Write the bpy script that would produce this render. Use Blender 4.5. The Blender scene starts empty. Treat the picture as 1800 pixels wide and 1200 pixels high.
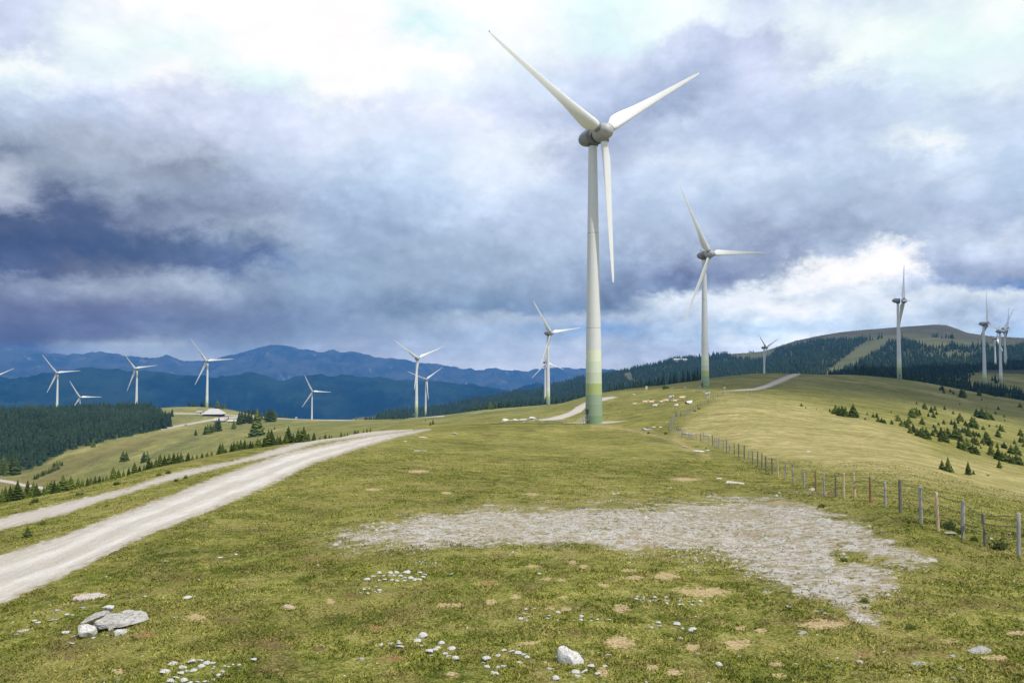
import bpy, math, random
import numpy as np
from mathutils import Vector, Matrix

random.seed(7)
rng = np.random.default_rng(7)
sc = bpy.context.scene
col = sc.collection
R = math.radians

# ------------------------------------------------------------------ camera
F = 1350.0                       # focal length in pixels of the 1800 px wide photograph
PITCH = math.atan(55 / F)
cam_d = bpy.data.cameras.new('camera')
cam = bpy.data.objects.new('camera', cam_d)
col.objects.link(cam)
cam_d.sensor_width = 36
cam_d.lens = 36 * F / 1800
cam_d.clip_start = 0.1
cam_d.clip_end = 60000
cam.rotation_euler = (math.pi / 2 + PITCH, 0, 0)
sc.camera = cam

# ------------------------------------------------------------------ light
SUN_EL, SUN_AZ = R(61), R(132)   # azimuth measured from the view direction (+Y) towards +X
sun_d = bpy.data.lights.new('sun', 'SUN')
sun = bpy.data.objects.new('sun', sun_d)
col.objects.link(sun)
sun_d.energy = 4.3
sun_d.angle = R(0.5)
sun_d.color = (1.0, 0.95, 0.87)
SD = Vector((math.sin(SUN_AZ) * math.cos(SUN_EL), math.cos(SUN_AZ) * math.cos(SUN_EL), math.sin(SUN_EL)))
sun.rotation_euler = SD.to_track_quat('Z', 'Y').to_euler()

sc.view_settings.view_transform = 'Standard'
sc.view_settings.look = 'None'
sc.view_settings.gamma = 1
sc.view_settings.exposure = 0.0
sc.cycles.volume_bounces = 0
sc.cycles.max_bounces = 5
sc.cycles.diffuse_bounces = 2
sc.cycles.glossy_bounces = 2
sc.cycles.transparent_max_bounces = 4
sc.cycles.use_denoising = True
sc.cycles.denoiser = 'OPENIMAGEDENOISE'
sc.cycles.denoising_input_passes = 'RGB_ALBEDO_NORMAL'
sc.cycles.denoising_prefilter = 'ACCURATE'
sc.cycles.sample_clamp_indirect = 4


def lin(c):
    c = np.asarray(c, float) / 255
    return tuple(np.where(c <= 0.04045, c / 12.92, ((c + 0.055) / 1.055) ** 2.4)) + (1.0,)


# ------------------------------------------------------------------ node helper
class NT:
    def __init__(s, tree):
        s.t = tree
        s.n = tree.nodes
        s.l = tree.links

    def put(s, sock, v):
        if isinstance(v, bpy.types.NodeSocket):
            s.l.new(v, sock)
        elif v is not None:
            if hasattr(sock.default_value, '__len__') and not hasattr(v, '__len__'):
                v = (v,) * len(sock.default_value)
            if hasattr(sock.default_value, '__len__') and len(v) == 3 and len(sock.default_value) == 4:
                v = tuple(v) + (1,)
            sock.default_value = v

    def math(s, op, a, b=None, c=None, clamp=False):
        n = s.n.new('ShaderNodeMath')
        n.operation = op
        n.use_clamp = clamp
        s.put(n.inputs[0], a)
        s.put(n.inputs[1], b)
        s.put(n.inputs[2], c)
        return n.outputs[0]

    def noise(s, vec, scale, detail=4, rough=0.55, dist=0.0, out='Fac'):
        n = s.n.new('ShaderNodeTexNoise')
        s.put(n.inputs['Vector'], vec)
        n.inputs['Scale'].default_value = scale
        n.inputs['Detail'].default_value = detail
        n.inputs['Roughness'].default_value = rough
        n.inputs['Distortion'].default_value = dist
        return n.outputs[out]

    def voro(s, vec, scale, feat='F1', out='Distance'):
        n = s.n.new('ShaderNodeTexVoronoi')
        n.feature = feat
        s.put(n.inputs['Vector'], vec)
        n.inputs['Scale'].default_value = scale
        return n.outputs[out]

    def mix(s, f, a, b, mode='MIX'):
        n = s.n.new('ShaderNodeMix')
        n.data_type = 'RGBA'
        n.blend_type = mode
        s.put(n.inputs[0], f)
        s.put(n.inputs[6], a)
        s.put(n.inputs[7], b)
        return n.outputs[2]

    def rng(s, v, a, b, c=0.0, d=1.0, smooth=False):
        n = s.n.new('ShaderNodeMapRange')
        if smooth:
            n.interpolation_type = 'SMOOTHSTEP'
        s.put(n.inputs[0], v)
        for i, q in enumerate((a, b, c, d)):
            s.put(n.inputs[i + 1], q)
        return n.outputs[0]

    def ramp(s, f, stops, const=False):
        n = s.n.new('ShaderNodeValToRGB')
        e = n.color_ramp.elements
        if const:
            n.color_ramp.interpolation = 'CONSTANT'
        while len(e) < len(stops):
            e.new(0.5)
        for i, (p, c) in enumerate(stops):
            e[i].position = p
        for i, (p, c) in enumerate(stops):
            e[i].color = tuple(c)[:3] + (1,)
        s.put(n.inputs[0], f)
        return n.outputs[0]

    def attr(s, name):
        n = s.n.new('ShaderNodeAttribute')
        n.attribute_name = name
        return n.outputs['Fac']

    def mapping(s, vec, scale=(1, 1, 1), rot=(0, 0, 0), loc=(0, 0, 0)):
        n = s.n.new('ShaderNodeMapping')
        s.put(n.inputs['Vector'], vec)
        n.inputs['Scale'].default_value = scale
        n.inputs['Rotation'].default_value = rot
        n.inputs['Location'].default_value = loc
        return n.outputs[0]

    def obj(s):
        return s.n.new('ShaderNodeTexCoord').outputs['Object']

    def pos(s):
        return s.n.new('ShaderNodeNewGeometry').outputs['Position']

    def bump(s, h, strength=0.5, dist=0.05):
        n = s.n.new('ShaderNodeBump')
        s.put(n.inputs['Height'], h)
        n.inputs['Strength'].default_value = strength
        n.inputs['Distance'].default_value = dist
        return n.outputs[0]


def material(name, rough=0.8, spec=0.2):
    m = bpy.data.materials.new(name)
    m.use_nodes = True
    b = m.node_tree.nodes['Principled BSDF']
    b.inputs['Roughness'].default_value = rough
    b.inputs['Specular IOR Level'].default_value = spec
    return m, NT(m.node_tree), b


# ------------------------------------------------------------------ projection maths (numpy)
CP, SP = math.cos(PITCH), math.sin(PITCH)


def ray_dir(u, v):
    """horizontal unit-free direction of a pixel: (X, Y, Z) with Y the depth"""
    a = (np.asarray(u, float) - 900) / F
    b = (600 - np.asarray(v, float)) / F
    return a, CP - b * SP, SP + b * CP


def tan_el(u, v):
    X, Y, Z = ray_dir(u, v)
    return Z / np.hypot(X, Y)


def theta_of(u):
    return np.arctan((np.asarray(u, float) - 900) / F * 1.0)


def project(x, y, z):
    c = y * CP + z * SP
    h = -y * SP + z * CP
    c = np.where(c < 0.05, 0.05, c)
    return 900 + F * x / c, 600 - F * h / c


# ------------------------------------------------------------------ world: cloudy sky as a function of direction
SKY = {
    0: [(0, 203, 213, 243), (40, 198, 208, 238), (80, 245, 254, 255), (110, 225, 240, 250), (150, 200, 214, 240), (200, 172, 187, 217), (250, 148, 162, 188), (272, 126, 141, 170), (312, 172, 182, 204), (350, 150, 161, 188), (385, 82, 102, 145), (430, 66, 90, 138), (465, 80, 102, 148), (482, 125, 140, 174), (520, 103, 118, 158), (560, 93, 110, 153), (600, 78, 97, 143), (650, 84, 100, 148)],
    150: [(0, 225, 235, 248), (60, 238, 252, 252), (100, 220, 235, 248), (130, 205, 215, 244), (180, 170, 185, 218), (240, 158, 169, 194), (300, 150, 164, 190), (340, 122, 138, 168), (375, 80, 101, 146), (440, 68, 95, 143), (470, 100, 115, 150), (500, 148, 160, 187), (540, 104, 119, 159), (570, 94, 111, 157), (600, 100, 118, 155), (618, 142, 156, 180), (650, 150, 160, 185)],
    300: [(0, 254, 255, 255), (90, 225, 245, 250), (130, 246, 252, 255), (170, 213, 220, 245), (220, 184, 195, 225), (268, 162, 173, 198), (290, 136, 148, 174), (330, 140, 155, 185), (370, 122, 137, 168), (400, 138, 152, 182), (430, 84, 110, 154), (460, 86, 108, 153), (490, 152, 166, 191), (530, 114, 129, 165), (570, 98, 118, 158), (600, 112, 130, 165), (620, 150, 164, 185), (650, 158, 168, 190)],
    450: [(0, 255, 255, 255), (105, 253, 255, 255), (140, 225, 249, 252), (180, 210, 220, 247), (240, 204, 215, 244), (300, 178, 193, 223), (330, 160, 174, 206), (380, 136, 151, 183), (400, 155, 169, 195), (430, 118, 138, 173), (460, 88, 113, 163), (485, 132, 151, 181), (520, 114, 134, 170), (560, 104, 124, 164), (600, 116, 136, 170), (650, 160, 170, 195)],
    600: [(0, 255, 255, 255), (150, 250, 255, 255), (190, 215, 225, 249), (250, 215, 225, 249), (300, 194, 210, 239), (360, 164, 184, 219), (400, 150, 169, 204), (450, 143, 164, 196), (500, 134, 157, 189), (550, 120, 141, 176), (590, 126, 146, 180), (630, 160, 170, 195)],
    750: [(0, 242, 253, 255), (50, 213, 243, 250), (95, 254, 255, 255), (165, 232, 247, 255), (210, 214, 222, 248), (280, 205, 222, 248), (340, 185, 205, 238), (400, 158, 177, 209), (450, 154, 173, 203), (500, 148, 168, 198), (548, 118, 141, 175), (566, 142, 161, 190), (600, 146, 163, 195), (640, 170, 180, 205)],
    900: [(0, 252, 255, 255), (80, 242, 252, 255), (140, 215, 230, 250), (200, 205, 215, 245), (250, 228, 238, 253), (300, 220, 232, 252), (350, 200, 215, 244), (400, 172, 188, 220), (450, 156, 174, 204), (500, 145, 165, 196), (550, 118, 143, 179), (566, 162, 176, 201), (590, 150, 170, 204), (620, 165, 178, 205), (650, 176, 186, 210)],
    1050: [(0, 225, 250, 252), (60, 215, 240, 250), (100, 210, 220, 247), (150, 190, 204, 237), (200, 164, 178, 213), (240, 162, 175, 209), (290, 168, 180, 213), (340, 192, 207, 239), (400, 180, 195, 225), (450, 158, 176, 208), (500, 128, 148, 184), (540, 116, 141, 180), (560, 168, 182, 207), (580, 120, 155, 205), (605, 165, 178, 205), (640, 180, 188, 212)],
    1200: [(0, 241, 255, 255), (35, 240, 255, 255), (70, 204, 214, 244), (130, 168, 183, 218), (180, 157, 173, 208), (220, 192, 206, 236), (280, 213, 225, 249), (330, 194, 211, 240), (380, 174, 191, 224), (430, 168, 183, 214), (488, 116, 134, 177), (515, 128, 148, 188), (532, 220, 230, 245), (560, 188, 203, 229), (590, 170, 190, 220), (615, 176, 186, 212)],
    1350: [(0, 204, 214, 244), (50, 216, 229, 250), (80, 183, 193, 227), (130, 195, 205, 237), (190, 178, 193, 227), (240, 174, 191, 227), (300, 196, 213, 240), (350, 179, 197, 227), (400, 163, 178, 210), (450, 135, 151, 187), (495, 148, 163, 198), (514, 235, 242, 252), (545, 232, 238, 250), (570, 172, 198, 229), (590, 206, 216, 232)],
    1430: [(0, 208, 220, 246), (50, 228, 242, 251), (100, 214, 226, 244), (140, 196, 208, 238), (200, 184, 199, 231), (250, 184, 201, 233), (310, 190, 207, 236), (350, 178, 196, 227), (400, 160, 176, 208), (440, 140, 156, 192), (470, 152, 166, 200), (486, 238, 243, 250), (504, 236, 242, 250), (520, 196, 208, 228), (545, 236, 241, 249), (572, 178, 200, 230), (590, 206, 216, 232)],
    1500: [(0, 215, 228, 250), (50, 236, 252, 252), (110, 241, 255, 255), (150, 200, 215, 245), (200, 189, 204, 235), (260, 195, 212, 240), (320, 179, 197, 229), (380, 163, 180, 211), (418, 155, 171, 203), (446, 176, 191, 221), (458, 232, 239, 249), (470, 254, 255, 255), (492, 252, 254, 255), (505, 222, 230, 245), (540, 214, 225, 242), (570, 184, 204, 232)],
    1580: [(0, 220, 234, 251), (70, 234, 252, 252), (130, 220, 240, 251), (180, 197, 212, 242), (240, 198, 214, 240), (275, 222, 234, 249), (310, 190, 207, 235), (370, 165, 181, 212), (415, 170, 186, 216), (428, 226, 234, 247), (440, 253, 254, 255), (478, 251, 253, 255), (498, 205, 216, 236), (520, 184, 199, 226), (545, 222, 230, 244), (570, 192, 209, 234)],
    1650: [(0, 225, 240, 252), (80, 226, 250, 250), (150, 215, 235, 250), (200, 195, 212, 240), (250, 205, 222, 245), (276, 240, 248, 254), (300, 203, 219, 244), (350, 174, 191, 224), (380, 163, 178, 211), (430, 183, 198, 227), (480, 146, 162, 198), (510, 142, 162, 203), (530, 218, 227, 241), (560, 194, 209, 234)],
    1800: [(0, 246, 255, 255), (60, 225, 248, 252), (130, 225, 240, 252), (180, 200, 215, 242), (250, 189, 207, 238), (330, 174, 194, 227), (370, 158, 176, 211), (400, 195, 208, 232), (440, 174, 189, 219), (490, 148, 163, 199), (510, 108, 143, 199), (526, 218, 227, 241), (560, 184, 199, 229), (585, 170, 195, 230)],
}
HAZE_D = 8.2e-5
HAZE_S = (0.045, 0.155, 0.385)
world = bpy.data.worlds.new('World')
sc.world = world
world.use_nodes = True
w = NT(world.node_tree)
bg = world.node_tree.nodes['Background']
gen = w.n.new('ShaderNodeTexCoord').outputs['Generated']
skyn = w.n.new('ShaderNodeTexSky')
skyn.sky_type = 'NISHITA'
skyn.sun_disc = False
skyn.sun_elevation = SUN_EL
skyn.sun_rotation = SUN_AZ
sep = w.n.new('ShaderNodeSeparateXYZ')
w.l.new(gen, sep.inputs[0])
az = w.math('ARCTAN2', sep.outputs[0], sep.outputs[1])
el = w.math('ARCSINE', sep.outputs[2])
cv = w.mapping(gen, scale=(1, 1, 1.5))
nz = w.n.new('ShaderNodeTexNoise')
nz.inputs['Scale'].default_value = 6.5
nz.inputs['Detail'].default_value = 8
nz.inputs['Roughness'].default_value = 0.68
nz.inputs['Distortion'].default_value = 0.1
w.l.new(cv, nz.inputs['Vector'])
sn = w.n.new('ShaderNodeSeparateColor')
w.l.new(nz.outputs['Color'], sn.inputs[0])
# distortion is damped towards the horizon, where cloud bases lie in thin layers
damp = w.rng(el, 0.0, 0.16, 0.28, 1.0)
daz = w.math('MULTIPLY', w.math('SUBTRACT', sn.outputs[0], 0.5), 0.19)
del_ = w.math('MULTIPLY', w.math('MULTIPLY', w.math('SUBTRACT', sn.outputs[1], 0.5), 0.14), damp)
az2 = w.math('ADD', az, daz)
el2 = w.math('ADD', el, del_)
EL0, EL1 = -0.02, 0.48
ef = w.rng(el2, EL0, EL1)
cur = None
prev = None
for u_, rows in sorted(SKY.items()):
    stops = []
    for (v_, r_, g_, b_) in rows:
        e_ = math.atan(float(tan_el(u_, v_)))
        stops.append(((e_ - EL0) / (EL1 - EL0), lin((r_, g_, b_))))
    stops = sorted(stops, key=lambda q: q[0])
    rc = w.ramp(ef, stops)
    th = float(theta_of(u_))
    if cur is None:
        cur = rc
    else:
        f_ = w.rng(az2, prev, th, 0, 1, smooth=True)
        cur = w.mix(f_, cur, rc)
    prev = th
det = w.noise(w.mapping(gen, scale=(1, 1, 1.5), loc=(3.1, 1.7, 0.4)), 7.0, 11, 0.62, 0.15)
det2 = w.noise(w.mapping(gen, scale=(1, 1, 1.6), loc=(1.1, 5.7, 2.4)), 24, 8, 0.60, 0.15)
# billowing heads: folded noise gives rounded lobes with crisp creases between them
def billow(sc_, seed_):
    n_a = w.noise(w.mapping(gen, scale=(1, 1, 1.5), loc=seed_), sc_, 6, 0.55, 0.15)
    return w.math('ABSOLUTE', w.math('SUBTRACT', n_a, 0.5))
bl1 = w.math('SUBTRACT', billow(9.0, (0.3, 4.1, 2.2)), 0.075)
bl2 = w.math('SUBTRACT', billow(24.0, (6.3, 2.1, 1.2)), 0.075)
dd = w.math('ADD', w.math('MULTIPLY', w.math('SUBTRACT', det, 0.5), 0.62), w.math('MULTIPLY', w.math('SUBTRACT', det2, 0.5), 0.34))
dd = w.math('ADD', dd, w.math('MULTIPLY_ADD', bl1, 0.75, w.math('MULTIPLY', bl2, 0.55)))
# stronger relief low down on the right, where sunlit heads show through
relief = w.math('MULTIPLY', w.rng(el, 0.20, 0.10), w.rng(az, 0.02, 0.22))
dd = w.math('MULTIPLY', dd, w.math('MULTIPLY_ADD', relief, 0.8, 1.0))
lum = w.n.new('ShaderNodeRGBToBW')
w.l.new(cur, lum.inputs[0])
dd = w.math('SUBTRACT', w.math('MULTIPLY', dd, w.rng(lum.outputs[0], 0.62, 0.95, 1.0, 0.35)), w.math('MULTIPLY', relief, 0.035))
cur = w.mix(1.0, cur, w.ramp(w.math('ADD', dd, 0.5), [(0.0, (0.52, 0.56, 0.61)), (0.35, (0.87, 0.885, 0.905)), (0.5, (1.03, 1.02, 1.01)), (0.7, (1.28, 1.24, 1.20)), (1.0, (1.7, 1.6, 1.5))]), 'MULTIPLY')
lum2 = w.n.new('ShaderNodeRGBToBW')
w.l.new(cur, lum2.inputs[0])
cur = w.mix(1.0, cur, w.ramp(lum2.outputs[0], [(0.0, (1.08, 0.90, 0.78)), (0.14, (1.08, 0.94, 0.83)), (0.26, (1.10, 1.07, 0.99)), (0.45, (1.13, 1.14, 1.07)), (0.75, (1.06, 1.07, 1.03)), (1.0, (1.03, 1.0, 1.02))]), 'MULTIPLY')
# the air in front (the haze box) takes light from the low sky: the sky behind it is that much clearer
hz_s = w.math('MAXIMUM', sep.outputs[2], 0.034)
hz_t = w.math('EXPONENT', w.math('DIVIDE', -HAZE_D * 580, hz_s))
hz_i = w.mix(w.math('SUBTRACT', 1.0, hz_t), (0, 0, 0), HAZE_S)
cur = w.mix(1.0, w.mix(1.0, cur, hz_i, 'SUBTRACT'), hz_t, 'DIVIDE')
# overhead, outside the picture: bright broken cloud with the clear sky between
up = w.rng(el, 0.45, 0.8, 0, 1, smooth=True)
skys = w.mix(1.0, skyn.outputs[0], (0.12, 0.12, 0.12), 'MULTIPLY')
over = w.mix(w.rng(w.noise(gen, 3, 5, 0.6), 0.40, 0.6), skys, (0.95, 0.98, 1.05))
cur = w.mix(up, cur, over)
behind = w.rng(w.math('ABSOLUTE', az), 1.0, 1.6, 0, 1, smooth=True)
cur = w.mix(behind, cur, w.mix(0.35, over, (0.7, 0.76, 0.88)))
cur = w.mix(1.0, cur, (1.0, 0.985, 0.965), 'MULTIPLY')
w.l.new(cur, bg.inputs['Color'])
bg.inputs['Strength'].default_value = 1.0
world.cycles.sampling_method = 'MANUAL'
world.cycles.sample_map_resolution = 512


# ------------------------------------------------------------------ numpy noise
def _h(ix, iy, seed):
    n = (ix * 374761393 + iy * 668265263 + seed * 974634777) & 0xFFFFFFFF
    n = ((n ^ (n >> 13)) * 1274126177) & 0xFFFFFFFF
    return ((n ^ (n >> 16)) & 0xFFFFFF) / float(0xFFFFFF)


def vn(x, y, seed=0):
    x = np.asarray(x, float)
    y = np.asarray(y, float)
    ix = np.floor(x).astype(np.int64)
    iy = np.floor(y).astype(np.int64)
    fx = x - ix
    fy = y - iy
    fx = fx * fx * fx * (fx * (fx * 6 - 15) + 10)
    fy = fy * fy * fy * (fy * (fy * 6 - 15) + 10)
    a = _h(ix, iy, seed)
    b = _h(ix + 1, iy, seed)
    c = _h(ix, iy + 1, seed)
    d = _h(ix + 1, iy + 1, seed)
    return (a + (b - a) * fx) * (1 - fy) + (c + (d - c) * fx) * fy - 0.5


def fbm(x, y, seed=0, octs=4, gain=0.5):
    s = 0
    a = 1.0
    for i in range(octs):
        s = s + a * vn(x * 2 ** i + 17.3 * i, y * 2 ** i - 9.1 * i, seed + i)
        a *= gain
    return s


def ss(x, a, b):
    t = np.clip((np.asarray(x, float) - a) / (b - a), 0, 1)
    return t * t * (3 - 2 * t)


# ------------------------------------------------------------------ terrain
TH_D = np.radians(np.linspace(-44, 44, 441))
LR_D = np.linspace(math.log(4), math.log(6000), 560)


def smooth_axis(A, sig, axis):
    k = int(sig * 3) + 1
    w_ = np.exp(-0.5 * (np.arange(-k, k + 1) / sig) ** 2)
    w_ /= w_.sum()
    A = np.moveaxis(A, axis, 0)
    P = np.concatenate([np.repeat(A[:1], k, 0), A, np.repeat(A[-1:], k, 0)])
    o = sum(w_[i] * P[i:i + len(A)] for i in range(2 * k + 1))
    return np.moveaxis(o, 0, axis)


def table(cols, su=5.0, sr=4.0):
    us = sorted(cols)
    rows = []
    for u in us:
        pr = cols[u]
        lr = np.log([q[0] for q in pr])
        # interpolate tan(elevation)*r ... in slope space so that silhouettes stay put
        t = np.array([(q[1] / q[0]) if q[1] <= 0 else float(tan_el(u, q[1])) for q in pr])
        rows.append(np.interp(LR_D, lr, t))
    rows = np.array(rows)
    th = theta_of(us)
    T = np.array([np.interp(TH_D, th, rows[:, j]) for j in range(rows.shape[1])]).T
    T = smooth_axis(T, sr, 1)
    T = smooth_axis(T, su, 0)
    return T


def sample(T, th, r):
    a = (np.clip(th, TH_D[0], TH_D[-1]) - TH_D[0]) / (TH_D[1] - TH_D[0])
    b = (np.log(np.clip(r, 4.0, 5999)) - LR_D[0]) / (LR_D[1] - LR_D[0])
    ia = np.clip(a.astype(int), 0, len(TH_D) - 2)
    ib = np.clip(b.astype(int), 0, len(LR_D) - 2)
    fa = a - ia
    fb = b - ib
    return (T[ia, ib] * (1 - fa) + T[ia + 1, ib] * fa) * (1 - fb) + (T[ia, ib + 1] * (1 - fa) + T[ia + 1, ib + 1] * fa) * fb


UP = {
    -300: [(6, -5.2), (12, -5.6), (25, -6.6), (40, -7.4), (60, -8.4), (90, -9), (150, -10), (300, -12), (1500, -30)],
    0: [(6, -5.0), (12, -5.45), (25, -6.15), (35, -6.95), (46, -7.6), (54, -8.1), (80, -8.7), (150, -10), (300, -13), (1500, -40)],
    150: [(6, -5.0), (12, -5.3), (22, -5.9), (29, -6.25), (40, -6.9), (51, -7.5), (60, -8.2), (90, -9), (150, -10.5), (300, -14), (1500, -40)],
    300: [(6, -4.95), (12, -5.2), (20, -5.6), (34, -6.2), (48, -7.0), (59, -7.5), (68, -8.0), (90, -8.8), (150, -10.6), (300, -15), (1500, -45)],
    500: [(6, -4.9), (12, -5.1), (20, -5.4), (49, -6.4), (67, -7.2), (83, -8.0), (90, -8.5), (150, -11), (300, -17), (1500, -60)],
    700: [(6, -4.9), (12, -5.05), (20, -5.4), (30, -5.8), (50, -6.4), (95, -7.9), (125, -9.3), (150, -11), (200, -14.5), (300, -20), (500, 744), (860, 735), (1200, 745), (1500, 750)],
    780: [(6, -4.9), (12, -5.0), (20, -5.4), (30, -5.9), (50, -6.6), (80, -8.0), (120, -9.3), (145, 748), (200, 749), (300, 744), (500, 738), (840, 730), (1000, 742), (1500, 750)],
    860: [(6, -4.9), (12, -5.0), (20, -5.4), (30, -5.9), (50, -6.7), (80, -8.2), (120, -9.5), (150, 746), (175, 749), (220, 743), (300, 733), (450, 726), (600, 721), (800, 717), (1000, 730), (1500, 745)],
    960: [(6, -4.9), (12, -5.0), (20, -5.4), (30, -5.9), (50, -6.8), (80, -8.3), (120, -9.8), (155, 745), (175, 747), (205, 737), (260, 728), (400, 719), (600, 714.5), (690, 713), (800, 710), (1000, 719), (1500, 735)],
    1050: [(6, -4.9), (12, -5.0), (20, -5.4), (30, -5.9), (50, -6.9), (80, -8.4), (120, -9.9), (150, 751), (172, 745), (190, 742), (220, 728), (260, 712), (320, 701), (400, 693), (470, 689), (620, 700), (1000, 720), (1500, 720)],
    1130: [(6, -4.9), (12, -5.0), (20, -5.35), (30, -5.9), (50, -6.9), (80, -8.3), (120, -9.6), (150, 744), (190, 728), (230, 711), (270, 699), (330, 688), (400, 684), (480, 680), (650, 690), (1000, 710), (1500, 710)],
    1200: [(6, -4.9), (12, -5), (20, -5.3), (30, -5.9), (50, -7), (80, -8.3), (110, -9.0), (150, 735), (200, 716), (240, 702), (275, 686), (365, 684), (450, 676), (560, 670), (800, 684), (1200, 700), (1500, 700)],
    1260: [(6, -4.9), (12, -5), (20, -5.3), (30, -5.9), (50, -7.1), (80, -8.2), (105, -8.9), (150, 728), (200, 706), (240, 694), (275, 687), (365, 684), (450, 671), (580, 661), (800, 675), (1200, 695), (1500, 695)],
    1320: [(6, -4.9), (12, -5), (20, -5.3), (30, -5.9), (50, -7.2), (70, -8), (90, -8.3), (120, 748), (150, 726), (190, 706), (225, 697), (300, 687), (365, 681), (450, 667), (600, 655), (900, 668), (1500, 695)],
    1400: [(6, -4.9), (12, -5), (20, -5.2), (30, -5.7), (45, -6.5), (54, -7.4), (70, 818), (90, 788), (120, 759), (160, 732), (220, 710), (300, 693), (400, 679), (500, 667), (620, 654), (900, 668), (1500, 690)],
    1500: [(6, -4.8), (12, -4.9), (20, -5.1), (30, -5.5), (41, -6.1), (60, 834), (80, 803), (120, 767), (160, 744), (220, 721), (300, 703), (400, 689), (500, 676), (650, 660), (740, 656.5), (1000, 664), (1300, 656), (1500, 662)],
    1600: [(6, -4.8), (12, -4.8), (20, -4.95), (30, -5.1), (45, 868), (60, 838), (80, 813), (110, 786), (160, 759), (220, 736), (300, 716), (400, 700), (500, 688), (600, 677), (706, 667), (760, 666), (1000, 673), (1200, 660), (1320, 655), (1500, 662)],
    1700: [(6, -4.7), (12, -4.8), (20, -4.95), (29, 948), (40, 900), (55, 872), (80, 842), (110, 818), (160, 790), (220, 763), (300, 739), (400, 720), (500, 706), (620, 692), (720, 684), (820, 691), (970, 679), (1200, 656), (1300, 648), (1500, 655)],
    1800: [(6, -4.7), (12, -4.8), (18, -4.95), (26, 980), (35, 935), (50, 900), (80, 868), (110, 845), (160, 818), (220, 790), (300, 762), (400, 740), (500, 722), (620, 709), (700, 704), (850, 710), (1000, 687), (1150, 668), (1300, 652), (1450, 643), (1700, 650)],
    2200: [(6, -4.7), (12, -4.7), (18, -4.9), (26, -5.4), (50, -7.5), (110, -14), (220, -24), (400, -30), (700, -36), (1000, -30), (1400, -10), (1700, -10)],
}
VAL = {
    -300: [(300, -72), (500, 890), (620, 835), (780, 785), (1000, 737), (1150, 750), (1500, 800)],
    0: [(300, -72), (480, 893), (550, 862), (610, 836), (750, 782), (900, 745), (1000, 729), (1100, 732), (1300, 760)],
    150: [(300, -75), (480, 880), (540, 852), (620, 803), (700, 773), (850, 740), (1000, 724), (1100, 727), (1300, 760)],
    250: [(300, -70), (450, 865), (540, 820), (620, 790), (720, 765), (850, 743), (1000, 724), (1110, 716), (1200, 722), (1400, 760)],
    330: [(300, -62), (430, 840), (520, 806), (620, 778), (740, 755), (850, 737), (950, 726), (1050, 714), (1130, 709), (1250, 720), (1500, 760)],
    400: [(300, -55), (400, 822), (500, 795), (600, 772), (720, 752), (830, 739), (920, 731), (1050, 717), (1120, 713), (1250, 722), (1500, 760)],
    470: [(250, -42), (350, 818), (450, 790), (560, 768), (680, 750), (800, 740), (950, 734), (1050, 732), (1200, 745), (1500, 770)],
    550: [(250, -36), (330, 795), (430, 768), (560, 752), (700, 742), (880, 736), (980, 736), (1150, 750), (1500, 775)],
    640: [(200, -26), (300, 765), (430, 752), (600, 745), (780, 739), (900, 737), (1100, 752), (1500, 775)],
    720: [(200, -22), (300, 753), (450, 746), (650, 739), (880, 734), (1100, 750), (1500, 770)],
    820: [(200, -30), (400, -40), (800, -60), (1500, -120)],
    2200: [(200, -300), (1500, -500)],
}
T_UP = table(UP)
T_VAL = table(VAL, 5, 4)
# silhouette of the big hill (r = 3000 m) and its foot
SIL = [(560, 748), (660, 738), (700, 730), (740, 725), (780, 716), (860, 699), (905, 689), (955, 684), (970, 678), (1010, 668), (1035, 664), (1060, 661), (1100, 654), (1150, 643), (1190, 630), (1240, 627), (1262, 624), (1290, 621), (1320, 619), (1340, 617), (1365, 609), (1400, 597), (1440, 590), (1480, 583), (1520, 579), (1560, 575), (1600, 572), (1620, 571), (1640, 570), (1665, 571), (1680, 576), (1700, 584), (1740, 590), (1800, 593), (1900, 600), (2100, 615), (2300, 640)]
FOOT = [(560, 760), (660, 748), (780, 738), (860, 724), (960, 715), (1050, 702), (1200, 684), (1400, 668), (1600, 662), (1800, 657), (2200, 660)]


def smax(a, b, k):
    return 0.5 * (a + b + np.sqrt((a - b) ** 2 + k * k))


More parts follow.
